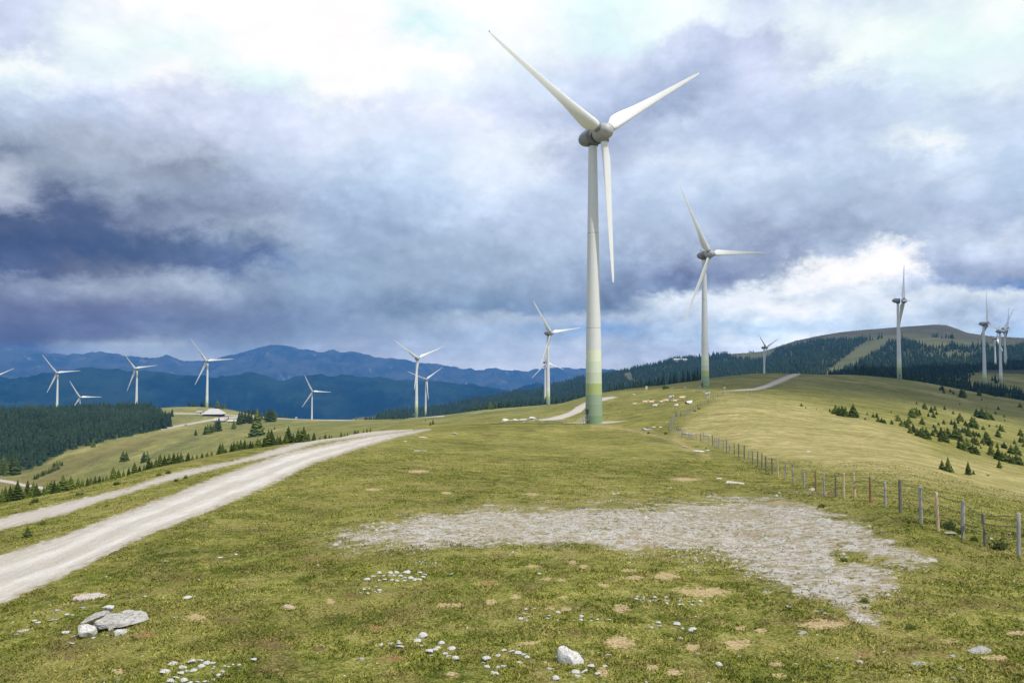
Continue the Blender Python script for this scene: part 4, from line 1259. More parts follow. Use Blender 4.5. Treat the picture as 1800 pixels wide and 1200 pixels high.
for (u, v, hpx, kk) in PT:
    x, y, z, r_ = hit(u, v, 60)
    h = px_size(y, hpx)
    if kk == 'B':
        spruce(x, y, z - 0.05, h * 1.06, LAB_B[nB], 'spruces on the sunlit slope above the fence', [1, 2, 1, 5, 4, 5][nB] if nB else 1, 1.25)
        nB += 1
    else:
        spruce(x, y, z - 0.05, h * 1.25, LABT[kk][0], LABT[kk][1], random.choice([0, 2, 2, 3, 5, 5, 1]), 1.55)

# --- row behind the edge of the plateau, along the side track (u, foot v, px)
ROW = [(3, 896, 24), (9, 894, 26), (17, 893, 26), (24, 891, 25), (30, 890, 32), (36, 889, 21), (43, 886, 14), (48, 884, 28), (53, 884, 18), (58, 883, 25), (64, 881, 21), (70, 878, 10), (77, 875, 15), (83, 875, 19), (88, 873, 21), (95, 872, 21), (101, 871, 17), (110, 868, 27), (118, 867, 19), (124, 866, 23), (131, 862, 9), (137, 861, 17), (144, 860, 13), (154, 859, 13), (160, 857, 13), (167, 855, 13), (174, 853, 11), (181, 850, 8), (187, 850, 10), (199, 850, 20), (208, 848, 14), (217, 846, 11), (226, 844, 12), (236, 841, 18), (245, 838, 10), (253, 836, 10), (261, 833, 17), (267, 832, 12), (274, 830, 15), (281, 829, 20), (289, 827, 17), (297, 825, 18), (305, 823, 18), (312, 822, 16), (318, 820, 16), (330, 818, 14), (338, 816, 8), (346, 815, 7), (355, 813, 8), (364, 812, 7), (372, 808, 8),
       (386.5, 805.5, 17), (391, 804, 17), (397, 803, 7), (407, 800, 13), (411, 800, 16), (417, 798, 16), (423, 797, 17), (430, 796, 16), (435, 795, 9), (440, 793, 12), (444, 792, 10), (448, 791, 8), (453, 790, 16), (457, 789, 12), (465, 788, 16), (472, 786, 27), (477, 786, 26), (480, 785, 17), (484, 784, 10), (488, 783, 15), (492.5, 782, 14), (498, 780, 9), (503, 779, 18), (507, 778.5, 27), (515, 777, 15), (524, 775, 21), (529, 774, 20), (534, 774, 25), (542, 772, 14), (552, 769, 13), (562, 767, 5), (572, 765, 8), (579, 764, 6), (583, 763, 5), (600, 759, 9), (606, 759, 5), (611, 758, 5), (624, 757, 7), (629, 757, 6.5), (639, 756, 5), (645, 755, 6), (651, 755, 7)]
for i, (u, vb_, hp) in enumerate(ROW):
    X, Y, Z = [float(q) for q in ray_dir(u, vb_)]
    hh = math.hypot(X, Y)
    rs = np.arange(36, 175, 0.5)
    te = H(X / hh * rs, Y / hh * rs) / rs
    near_c = rs < np.interp(u, [0, 150, 300, 450, 600, 700], [72, 80, 95, 125, 165, 175])
    kc = int(np.argmax(np.where(near_c, te, -9)))
    r_ = rs[kc] + 1.0 + 3.5 * random.random()
    x, y = X / hh * r_, Y / hh * r_
    z = float(H(x, y))
    ztop = r_ * te[kc] + px_size(Y * r_ / hh, hp * 1.12 + 1)
    h = max(ztop - z, 0.6)
    if u < 190:
        lab, gr = 'dark spruce in the tight row beyond the side track, left part', 'row of spruces along the side track, left part'
    elif u < 380:
        lab, gr = 'low spruce in the row beyond the side track, middle part', 'row of spruces along the side track, middle part'
    else:
        lab, gr = 'spruce in the loose row beyond the side track, right part', 'row of spruces along the side track, right part'
    spruce(x, y, z - 0.05, h, lab, gr, None, 1.35)

# --- meadow and hut hill on the left (u, foot v, px)
HUT = [(333, 711.5, 10), (341, 710.5, 10), (355, 714.5, 12), (361, 712, 7), (370.5, 714, 9), (382, 717.5, 15), (391, 719, 11), (395, 716.5, 9), (431, 722, 7), (437, 722, 8), (440, 723, 10), (445, 724, 10), (450, 724.5, 9), (420.5, 746, 22), (425, 744.5, 22), (431, 742, 20), (437, 743, 21), (442, 744, 18), (411, 754, 16), (446, 765, 26), (451.5, 766, 45), (457, 765, 27), (453, 740, 20), (460, 737, 13), (468, 738, 17), (473, 741, 24), (479, 741, 23), (484, 736, 13), (487, 733, 8), (496, 733, 9), (502, 733, 6), (509, 733, 6), (344, 765, 11), (361, 763, 15), (365, 763, 18), (370, 761, 16), (375, 759, 14), (380, 758, 20), (384.5, 757.5, 24), (401.5, 739, 7), (464, 754, 5), (482.5, 754, 5), (431, 768, 3), (437, 767, 3),
       (164, 785, 14), (216, 810, 18), (222, 810, 17), (253, 812, 18), (259, 811, 18), (302, 732, 14), (298, 733, 9), (61, 842, 8), (65, 841, 9), (68, 838, 8), (72, 837, 9), (75, 836, 10), (79, 834, 9), (82, 833, 8), (86, 832, 10), (90, 830, 9), (93, 828, 8), (97, 827, 10), (101, 825, 9), (104, 824, 8), (95, 820, 9), (100, 818, 10), (105, 817, 9), (109, 818, 8), (523, 735, 5), (530, 735, 4), (626, 738, 4), (756.5, 747.5, 8), (761, 746, 10), (748, 740, 4), (862, 719, 13), (859, 719.5, 10), (866, 719, 9)]
for (u, v, hp) in HUT:
    x, y, z, r_ = hit(u, v, 200, 1300)
    h = px_size(y, hp)
    k = None
    if v < 722 and u < 420:
        lab, gr = 'spruce on the hilltop round the turbine behind the pale roofed hut', 'spruces on the hilltop behind the hut'
    elif u in (446, 451.5, 457):
        lab, gr = 'tall dark spruce forming the largest clump on the meadow below the huts', 'largest spruce clump below the huts'
        k = 0
    elif 325 < u < 520 and v < 770:
        lab, gr = 'dark spruce on the meadow round the huts', 'spruces on the meadow round the huts'
    elif u < 115:
        lab, gr = 'small spruce in the young thicket below the dark forest', 'young thicket below the forest'
    elif u < 170:
        lab, gr = 'lone dark tree at the lower edge of the big forest', None
    elif u < 230:
        lab, gr = 'bushy tree of the left pair on the open valley meadow', 'left tree pair on the valley meadow'
        k = 2
    elif u < 265:
        lab, gr = 'bushy tree of the right pair on the open valley meadow', 'right tree pair on the valley meadow'
        k = 2
    elif u < 310:
        lab, gr = 'tree standing just off the right end of the dark forest', 'trees off the right end of the forest'
    elif 850 < u < 870:
        lab, gr = 'wide dark spruce clump on the meadow crest left of the stone heap', 'wide spruce clump on the crest'
        k = 5
    else:
        lab, gr = 'tiny spruce on the green saddle above the road', 'tiny spruces on the green saddle'
    spruce(x, y, z - 0.1, h * 1.05, lab, gr, k, 1.25)

# ------------------------------------------------------------------ woods that read as one mass
def low_tree(seed):
    rn_ = random.Random(seed)
    vs, fs = [], []
    n = 7
    for (z0, z1, r_) in ((0.04, 0.48, 0.20), (0.26, 0.70, 0.145), (0.48, 0.87, 0.095), (0.68, 1.04, 0.05)):
        b0 = len(vs)
        for k in range(n):
            a = 2 * math.pi * k / n + rn_.uniform(-0.2, 0.2)
            q = r_ * rn_.uniform(0.7, 1.25)
            vs.append((math.cos(a) * q, math.sin(a) * q, z0 + rn_.uniform(-0.05, 0.05)))
        vs.append((rn_.uniform(-0.01, 0.01), rn_.uniform(-0.01, 0.01), z1))
        for k in range(n):
            fs.append((b0 + k, b0 + (k + 1) % n, b0 + n))
    return np.array(vs), np.array(fs)


LOW = [low_tree(i) for i in range(9)]
wdm, q, b = material('wood_needles', 0.95, 0.05)
wn = q.math('MULTIPLY_ADD', q.noise(q.pos(), 0.35, 4, 0.75), 0.75, q.math('MULTIPLY', q.noise(q.pos(), 0.02, 4, 0.6), 0.35))
q.l.new(q.ramp(wn, [(0.36, (0.009, 0.018, 0.013)), (0.52, (0.021, 0.039, 0.025)), (0.70, (0.050, 0.080, 0.042))]), b.inputs['Base Color'])


def wood(name, pts, label_unused=None):
    """pts: x, y, z, h"""
    V, Fc = [], []
    nn = 0
    for x, y, z, h in pts:
        v, f = LOW[int(rng.integers(0, len(LOW)))]
        a = rng.random() * 6.28
        w_ = h * rng.uniform(0.8, 1.25)
        ca, sa = math.cos(a) * w_, math.sin(a) * w_
        q = np.empty_like(v)
        q[:, 0] = v[:, 0] * ca - v[:, 1] * sa + x
        q[:, 1] = v[:, 0] * sa + v[:, 1] * ca + y
        q[:, 2] = v[:, 2] * h + z - 0.3
        V.append(q)
        Fc.append(f + nn)
        nn += len(v)
    return link(name, mesh_np(name, np.concatenate(V), np.concatenate(Fc), [wdm], False), kind='stuff')


def scatter(umin, umax, rmin, rmax, cell, polys, minus=(), dens=None, seed=1, hmin=10, hmax=16):
    rg = np.random.default_rng(seed)
    t0, t1 = float(theta_of(umin)), float(theta_of(umax))
    n = int((t1 - t0) * (rmax ** 2 - rmin ** 2) / 2 / cell ** 2)
    th = rg.uniform(t0, t1, n)
    r_ = np.sqrt(rg.uniform(rmin ** 2, rmax ** 2, n))
    x, y = np.sin(th) * r_, np.cos(th) * r_
    z = H(x, y)
    u, v = project(x, y, z)
    ok = np.zeros(n, bool)
    for p_ in polys:
        ok |= poly_sd(u, v, p_) > 0
    for p_ in minus:
        ok &= poly_sd(u, v, p_) < 0
    if dens is not None:
        ok |= dens(u, v, x, y) > rg.random(n)
    # leave out what lies behind another crest
    h = rg.uniform(hmin, hmax, n) * (1 + 0.5 * fbm(x / 60, y / 60, seed, 2))
    return [(a, b, c_, d) for a, b, c_, d in zip(x[ok], y[ok], z[ok], h[ok])]


F1 = [(-900, 712), (0, 712), (150, 708), (262, 716), (300, 738), (300, 751), (240, 764), (190, 774), (120, 792), (80, 814), (30, 834), (0, 836), (-300, 880), (-900, 960)]
pts = scatter(-600, 320, 520, 1080, 4.7, [F1], seed=3, hmin=7, hmax=12)
pts.sort(key=lambda q: math.hypot(q[0], q[1]))
# the nearest ones stand as single trees along the front of the wood
near_ones = [q_ for q_ in pts if -40 < project(q_[0], q_[1], q_[2])[0] < 320][:18]
rest = [q_ for q_ in pts if q_ not in near_ones]
for (x, y, z, h) in near_ones:
    spruce(x, y, z - 0.2, h, 'spruce at the very front of the big dark forest on the left', 'front trees of the left forest', None, 1.0)
wood('forest', rest)


def dens_hill(u, v, x, y):
    n1_ = fbm(x / 130, y / 130, 51, 4, 0.6)
    lim = np.interp(u, [1480, 1560, 1640, 1700, 1760, 1850, 2200], [606, 596, 590, 596, 604, 606, 610])
    base = (v > lim) & (u > 1560)
    sc_ = (v > np.interp(u, [1290, 1400, 1500, 1560], [622, 600, 590, 588])) & (u > 1290) & (u <= 1560)
    d = np.where(base, ss(n1_ + (v - lim - 18) * 0.012, 0.03, 0.16), 0)
    d = np.where(sc_, np.maximum(d, ss(n1_, 0.24, 0.4) * 0.6), d)
    strip = poly_sd(u, v, [(1455, 652), (1482, 632), (1512, 614), (1545, 596), (1572, 590), (1590, 596), (1562, 604), (1530, 624), (1500, 645), (1470, 655)])
    return np.where(strip > 0, 0, d)


pts = scatter(600, 2050, 1350, 3100, 12.5, [HF1, HF2], [CLEAR1, CLEAR2, [(1455, 652), (1482, 632), (1512, 614), (1545, 596), (1572, 590), (1590, 596), (1562, 604), (1530, 624), (1500, 645), (1470, 655)]], dens_hill, 5, 11, 18)
wood('hill_forest', pts)
F4 = [(1490, 663), (1560, 657), (1640, 655), (1690, 662), (1715, 672), (1745, 690), (1800, 692), (1960, 700), (1960, 745), (1830, 716), (1795, 709), (1760, 700), (1700, 689), (1650, 680), (1600, 672), (1540, 667)]
pts = scatter(1440, 1990, 715, 960, 7.5, [F4, [(1590, 664), (1700, 678), (1990, 730), (1990, 690), (1700, 672), (1600, 660)]], seed=7, hmin=7, hmax=12)
F4b = [(1420, 664), (1500, 658), (1600, 652), (1700, 640), (1736, 645), (1715, 655), (1700, 668), (1650, 664), (1560, 665), (1480, 670)]
pts += scatter(1400, 1760, 960, 1500, 9.0, [F4b], seed=8, hmin=9, hmax=14)
pts += scatter(1760, 2000, 1350, 1650, 10.0, [[(1745, 640), (2000, 640), (2000, 665), (1745, 665)]], seed=9, hmin=10, hmax=15)
pts += scatter(1700, 1820, 1000, 1150, 16, [[(1735, 655), (1790, 662), (1790, 668), (1735, 664)], [(1740, 664), (1760, 668), (1762, 676), (1738, 672)]], seed=19, hmin=8, hmax=12)
wood('forest', pts)
pts = scatter(700, 1060, 880, 1500, 9.0, [[(780, 748), (870, 714), (1000, 697), (1050, 700), (1050, 730), (860, 745), (780, 765)]], seed=12, hmin=10, hmax=15)
pts += scatter(1030, 1240, 520, 900, 13, [[(1030, 688), (1100, 684), (1240, 660), (1240, 700), (1030, 715)]], seed=13, hmin=5, hmax=10)
pts += scatter(640, 860, 1000, 1500, 10, [[(660, 735), (860, 730), (860, 765), (660, 765)]], seed=14, hmin=9, hmax=14)
wood('forest', pts)

# ------------------------------------------------------------------ pasture fence
wd = []
for i, (c0, c1) in enumerate([((0.22, 0.215, 0.20), (0.44, 0.425, 0.40)), ((0.11, 0.10, 0.09), (0.24, 0.225, 0.20)), ((0.45, 0.33, 0.21), (0.62, 0.48, 0.33)), ((0.20, 0.105, 0.06), (0.33, 0.19, 0.11))]):
    m_, q, b = material('post_wood', 0.9, 0.1)
    q.l.new(q.ramp(q.noise(q.mapping(q.pos(), scale=(14, 14, 1.2)), 3, 5, 0.7), [(0.3, c0), (0.7, c1)]), b.inputs['Base Color'])
    wd.append(m_)
# u, foot v, px height, wood
FP = [(1791, 977.5, 75, 0), (1732, 960, 57, 1), (1693, 947.5, 67, 0), (1649, 932.5, 67, 2), (1619, 919, 64, 0), (1582.5, 900, 57, 1), (1556, 891, 43, 0), (1530, 884, 47, 3), (1503, 874, 42, 2), (1483.5, 876, 45, 2), (1469, 874, 40, 1), (1448.5, 868, 37, 0), (1434, 862, 35, 3), (1413.5, 857, 29, 0), (1395, 849, 34, 0), (1380, 843, 31, 0), (1367.5, 837, 28, 2), (1357.5, 833, 28, 1), (1347, 829.5, 28, 1), (1339.5, 824, 28, 1), (1331.5, 820, 27, 1), (1323.5, 816.5, 24, 1), (1316, 813, 21, 0), (1308, 808, 25, 1), (1298.5, 804, 24, 1), (1291, 799.5, 20, 1), (1282.5, 796.5, 15, 0), (1277, 794.5, 22, 1), (1272, 791.5, 18, 0), (1264, 788, 18, 0), (1261, 787, 17, 0), (1257, 786, 17, 0), (1253, 783, 18, 1), (1245.5, 780, 15, 0), (1237, 775.5, 15, 0), (1231.5, 775, 14, 1), (1224, 773.5, 11, 0), (1216.5, 772, 11, 0), (1213.5, 771, 11, 0), (1211, 770.5, 10, 0), (1204.5, 768, 10, 0), (1201, 766, 9, 0), (1198, 764, 10, 0), (1194.5, 762.5, 9, 0), (1191, 761, 9, 0), (1186.5, 760, 11, 0), (1181, 757.5, 13, 0), (1178, 755, 13, 0)]
CURVE = [(1178, 755), (1179, 751), (1181, 746), (1184, 741), (1185.5, 736), (1188, 732.5), (1193, 731), (1199, 731), (1206, 729), (1211, 726), (1214, 723.5), (1220, 720), (1228, 716), (1240, 710), (1250, 705), (1260, 699), (1268, 695.5), (1275, 692)]
nC = 40
cu = np.interp(np.linspace(0, len(CURVE) - 1, nC), range(len(CURVE)), [q[0] for q in CURVE])
cvv = np.interp(np.linspace(0, len(CURVE) - 1, nC), range(len(CURVE)), [q[1] for q in CURVE])
for i in range(1, nC):
    FP.append((float(cu[i]), float(cvv[i]), 11 - 5.5 * i / nC, random.choice([0, 0, 1])))


def post_mesh(h, r_, m_, seed):
    rn_ = random.Random(seed)
    m = MB()
    lx, ly = rn_.uniform(-0.05, 0.05) * h, rn_.uniform(-0.05, 0.05) * h
    pts_ = [(0, 0, -0.15), (lx * 0.3 + rn_.uniform(-0.01, 0.01), ly * 0.3, h * 0.35), (lx * 0.7, ly * 0.7, h * 0.7), (lx, ly, h - 0.02), (lx, ly, h)]
    m.tube(pts_, [r_ * 1.05, r_, r_ * 0.97, r_ * 0.93, r_ * 0.6], 7)
    return m.mesh('post', m_, True, 40), (lx, ly)


def build_fence(FPs, label, name='pasture_fence', rw=0.010, levels=(0.42, 0.68, 0.93)):
    pos = []
    for (u, v, hp, wk) in FPs:
        x, y, z, r_ = hit(u, v, 15, 600)
        pos.append((x, y, z, px_size(y, hp), wk))
    o0 = Vector(pos[0][:3])
    fe = empty(name, o0, label, 'fence')
    tops = []
    for i, (x, y, z, h, wk) in enumerate(pos):
        h = min(max(h, 0.9), 1.9)
        me, (lx, ly) = post_mesh(h, random.uniform(0.045, 0.066), wd[wk], i)
        link('post', me, fe, Vector((x, y, z)) - o0)
        tops.append((Vector((x, y, z)) - o0, h, lx, ly))
    for lv in levels:
        m = MB()
        pts_ = []
        for i, (p, h, lx, ly) in enumerate(tops):
            pts_.append(p + Vector((lx * lv, ly * lv, h * lv)))
            if i < len(tops) - 1:
                q = tops[i + 1]
                nx = q[0] + Vector((q[2] * lv, q[3] * lv, q[1] * lv))
                if i < 20:
                    pts_.append((pts_[-1] + nx) / 2 - Vector((0, 0, 0.02 + 0.02 * random.random())))
        m.tube(pts_, rw, 4)
        link('wire', m.mesh('wire', dk_, True), fe)
    return fe


build_fence(FP, 'long wooden post and wire fence running from the lower right to the cow pasture')
FP2 = []
CV2 = [(1278, 691), (1300, 692), (1325, 691), (1345, 686), (1380, 678), (1400, 668), (1412, 662), (1424, 656.5)]
for i in range(30):
    q = i / 29 * (len(CV2) - 1)
    FP2.append((float(np.interp(q, range(len(CV2)), [a[0] for a in CV2])), float(np.interp(q, range(len(CV2)), [a[1] for a in CV2])), 4.5, 1))
build_fence(FP2, 'distant dark post fence climbing the green crest beside the far road', rw=0.02, levels=(0.45, 0.9))

# ------------------------------------------------------------------ stones
sm = []
for nm2, c0, c1 in (('white_stone', (0.40, 0.395, 0.375), (0.76, 0.75, 0.73)), ('grey_stone', (0.22, 0.215, 0.20), (0.50, 0.485, 0.45)), ('tan_clod', (0.36, 0.28, 0.18), (0.58, 0.48, 0.34)), ('pinkish_slab', (0.36, 0.32, 0.28), (0.60, 0.55, 0.50))):
    m_, q, b = material(nm2, 0.9, 0.15)
    n_a = q.noise(q.obj(), 3.5, 6, 0.7)
    n_b = q.noise(q.mapping(q.obj(), scale=(1, 1, 3)), 9, 4, 0.7)
    cc = q.ramp(q.math('MULTIPLY_ADD', n_a, 0.6, q.math('MULTIPLY', n_b, 0.4)), [(0.33, c0), (0.60, c1)])
    cc = q.mix(q.rng(q.noise(q.obj(), 5.0, 4, 0.7), 0.56, 0.68), cc, (0.17, 0.16, 0.12))
    ck = q.math('ABSOLUTE', q.math('SUBTRACT', q.noise(q.mapping(q.obj(), scale=(1, 1, 2.5)), 1.6, 5, 0.6), 0.5))
    cc = q.mix(q.math('MULTIPLY', q.rng(ck, 0.012, 0.0), 0.8), cc, (0.07, 0.065, 0.055))
    q.l.new(cc, b.inputs['Base Color'])
    q.l.new(q.bump(n_b, 0.6, 0.06), b.inputs['Normal'])
    sm.append(m_)


def ico(sub):
    import bmesh
    bmm = bmesh.new()
    bmesh.ops.create_icosphere(bmm, subdivisions=sub, radius=1.0)
    v = np.array([q.co[:] for q in bmm.verts])
    f = np.array([[x.index for x in q.verts] for q in bmm.faces])
    bmm.free()
    return v, f


ICO3, ICO4 = ico(3), ico(4)


def rock_mesh(seed, mat, dims=(0.5, 0.4, 0.28), planes=11, rough=0.05, fine=False, name='stone', block=0.0):
    """a sphere cut by random planes: faceted, with worn edges; origin at the base"""
    rg = np.random.default_rng(seed)
    v, f = (ICO4 if fine else ICO3)
    v = v.copy()
    v = np.sign(v) * np.abs(v) ** (0.62 if fine else 0.8)
    v /= np.abs(v).max()
    for i in range(planes):
        n = rg.normal(size=3)
        n /= np.linalg.norm(n)
        d = rg.uniform(0.62, 0.95) if fine else rg.uniform(0.45, 0.8)
        s_ = v @ n - d
        v = v - np.where(s_ > 0, s_, 0)[:, None] * n * 0.97
    v = v + (fbm(v[:, 0] * 3 + v[:, 2] * 2, v[:, 1] * 3 - v[:, 2], seed, 3) * rough)[:, None] * v * 2
    v = v / np.abs(v).max(0)
    v = v * np.array(dims)
    v[:, 2] += dims[2] * 0.62
    me = mesh_np(name, v, f, [mat], True)
    me.set_sharp_from_angle(angle=R(32))
    return me


def hull_rock(pts_, mat, name='stone', rough=0.03, cuts=3, seed=0, bev=0.05):
    import bmesh
    bb_ = bmesh.new()
    for p_ in pts_:
        bb_.verts.new(p_)
    r_h = bmesh.ops.convex_hull(bb_, input=bb_.verts)
    bmesh.ops.delete(bb_, geom=[e_ for e_ in r_h['geom_interior'] if isinstance(e_, bmesh.types.BMVert)], context='VERTS')
    bmesh.ops.dissolve_limit(bb_, angle_limit=R(14), verts=bb_.verts, edges=bb_.edges)
    bmesh.ops.bevel(bb_, geom=list(bb_.edges), offset=bev, segments=1, affect='EDGES', clamp_overlap=True)
    bmesh.ops.triangulate(bb_, faces=bb_.faces)
    bmesh.ops.subdivide_edges(bb_, edges=list(bb_.edges), cuts=cuts, use_grid_fill=True)
    bmesh.ops.triangulate(bb_, faces=bb_.faces)
    v = np.array([q_.co[:] for q_ in bb_.verts])
    f = np.array([[x_.index for x_ in q_.verts] for q_ in bb_.faces])
    bb_.free()
    ctr = v.mean(0)
    nd = (v - ctr) / (np.linalg.norm(v - ctr, axis=1)[:, None] + 1e-6)
    d_ = fbm(v[:, 0] * 2.5 + v[:, 2], v[:, 1] * 2.5 - v[:, 2] * 2, seed, 4, 0.6)
    v = v + nd * d_[:, None] * rough * 3
    me = mesh_np(name, v, f, [mat], True)
    me.set_sharp_from_angle(angle=R(30))
    return me


def random_rock(seed, mat, dims, n=15, name='stone', cuts=2):
    rg_3 = np.random.default_rng(seed)
    p_ = rg_3.normal(size=(n, 3))
    p_ /= np.linalg.norm(p_, axis=1)[:, None]
    p_ *= rg_3.uniform(0.8, 1.0, (n, 1))
    p_ = np.sign(p_) * np.abs(p_) ** 0.85
    p_ /= np.abs(p_).max(0)
    p_ = p_ * np.array(dims)
    p_[:, 2] += dims[2] * 0.62
    return hull_rock(p_.tolist(), mat, name, 0.025, cuts, seed, 0.045)


ROCKS = {}
for k in range(4):
    ROCKS[k] = [random_rock(100 * k + i, sm[k], (1.0, [0.62, 0.8, 0.5, 0.72, 0.9][i % 5], [0.42, 0.5, 0.34, 0.58, 0.28][i % 5] * (0.5 if k >= 2 else 1.0)), 12 + i) for i in range(7)]
N_ST = [0]


def stone(u, v, wpx, label, group=None, k=0, cat='stone', flat=1.0, rz=None, name='stone'):
    N_ST[0] += 1
    x, y, z, r_ = hit(u, v + 0.5, 8, 400)
    s_ = px_size(y, wpx) * 0.5
    o = link(name, ROCKS[k][N_ST[0] % 7])
    o.location = (x, y, z - 0.10 * s_ * flat)
    o.scale = (s_, s_, s_ * flat)
    o.rotation_euler = (random.uniform(-0.1, 0.1), random.uniform(-0.1, 0.1), rz if rz is not None else random.uniform(-0.6, 0.6))
    return tag(o, label, cat, group)


# stones laid out as letters and figures in the turf
GA = [(645, 1019, 11), (656, 1013, 10), (667, 1008, 10), (675, 1011, 7), (668, 1020, 10), (676, 1019, 8), (684, 1011, 8), (686, 1007, 9), (692, 1011, 10), (697, 1007, 9), (690, 1018, 8), (699, 1020, 10), (704, 1013, 9), (710, 1016, 10), (715, 1007, 14), (711, 1020, 9), (722, 1017, 11), (730, 1018, 11), (738, 1018, 11), (738, 1007, 9), (746, 1010, 10), (744, 1014, 8)]
GB = [(633, 1041, 6), (640, 1036, 7), (650, 1033, 5), (647, 1042, 8), (661, 1031, 5), (658, 1040, 7), (667, 1037, 7), (668, 1040, 6)]
GC = [(670, 1134, 9), (687, 1130, 10), (701, 1126, 9), (702, 1131, 9), (703, 1137, 16), (734, 1127, 13), (741, 1134, 8), (776, 1131, 12), (770, 1137, 11), (766, 1141, 12), (755, 1146, 16), (757, 1152, 9), (783, 1149, 9), (788, 1153, 10), (801, 1158, 14)]
GD = [(305, 1165.5, 17), (322, 1173, 17), (337, 1164, 15), (352, 1161, 13), (363, 1166, 13), (374, 1165, 11), (354, 1172, 13), (341, 1177, 13), (329, 1179, 11), (318, 1184, 13), (309, 1191, 14), (299, 1197, 12), (306, 1198, 10), (324, 1197, 14), (335, 1199, 12)]
GD2 = [(377, 1171, 6), (375, 1175, 5), (372, 1180, 5), (392, 1180, 7), (388, 1184, 7), (384, 1187, 9), (376, 1193, 8), (368, 1196, 7), (360, 1198, 8), (347, 1198, 9)]
GD3 = [(395, 1170, 5), (402, 1171, 7), (410, 1168, 6), (421, 1167, 7), (422, 1178, 6)]
GE = [(924, 1071, 8), (911, 1080, 6), (921, 1078, 6), (929, 1083, 6), (915, 1088, 9), (921, 1085, 7), (927, 1090, 8)]
GE2 = [(965, 1082, 6), (962, 1087, 9), (981, 1076, 8), (980, 1089, 6), (1022, 1084, 9), (1021, 1088, 8), (1040, 1090, 8), (1050, 1089, 7), (1070, 1089, 9)]
GF = [(1117, 1052, 5), (1121, 1048, 8), (1120, 1053, 6), (1126, 1053, 5), (1132, 1049, 6), (1131, 1053, 6), (1130, 1057, 4), (1142, 1056, 5), (1148, 1054, 5), (1151, 1050, 7), (1154, 1054, 6), (1159, 1053, 6), (1171, 1050, 8), (1172, 1056, 8), (1172, 1060, 6), (1196, 1052, 5), (1195, 1056, 5), (1194, 1061, 6), (1200, 1061, 6), (1211, 1058, 6), (1216, 1057, 6), (1216, 1062, 5), (1221, 1063, 5), (1231, 1057, 8), (1230, 1061, 6)]
GG = [(1146, 1102, 9), (1157, 1095, 10), (1159, 1100, 9), (1190, 1097, 12), (1200, 1104, 8), (1214, 1109, 10), (1218, 1104, 12), (1197, 1121, 10)]
GH = [(886, 1144, 11), (899, 1145, 13), (911, 1148, 12), (920, 1150, 12), (927, 1156, 11), (876, 1151, 12), (914, 1164, 12)]
GH2 = [(855, 1159, 17), (848, 1165, 9), (856, 1172, 10), (885, 1171, 13), (875, 1173, 8), (870, 1183, 14), (866, 1180, 8)]
GI = [(1039, 1172, 14), (1026, 1181, 17), (1012, 1182, 14), (1015, 1188, 13)]
for lst, lab, gr in (
        (GA, 'white stone in the upper line of the densely laid stone writing below the left gravel', 'upper line of white stone writing'),
        (GB, 'small white stone in the short second line under the dense stone writing', 'second line of white stone writing'),
        (GC, 'white stone in the scattered group of large stones below the middle of the turf', 'scattered group of white stones'),
        (GD, 'pale stone of the big loop of stones at the lower left edge', 'big loop of stones'),
        (GD2, 'small pale stone in the thin curve right of the big stone loop', 'thin curve of small stones'),
        (GD3, 'small pale stone in the short chain leading right from the stone loop', 'short chain of small stones'),
        (GE, 'small white stone of the little ring at the left start of the middle stone row', 'little ring of white stones'),
        (GE2, 'small white stone in the sparse middle row right of the little ring', 'sparse middle row of white stones'),
        (GF, 'bright white stone in the short row of letters left of the long bare earth patch', 'row of white stone letters'),
        (GG, 'small greyish stone in the sparse group under the row of stone letters', 'sparse group under the letters'),
        (GH, 'pale stone in the upper arc left of the big boulder', 'upper arc left of the boulder'),
        (GH2, 'pale stone in the lower arc left of the big boulder', 'lower arc left of the boulder'),
        (GI, 'grey stone lying against the foot of the big white boulder', 'stones at the foot of the boulder')):
    for (u, v, w_) in lst:
        stone(u, v, w_ * 1.05, lab, gr, 0, flat=1.1)
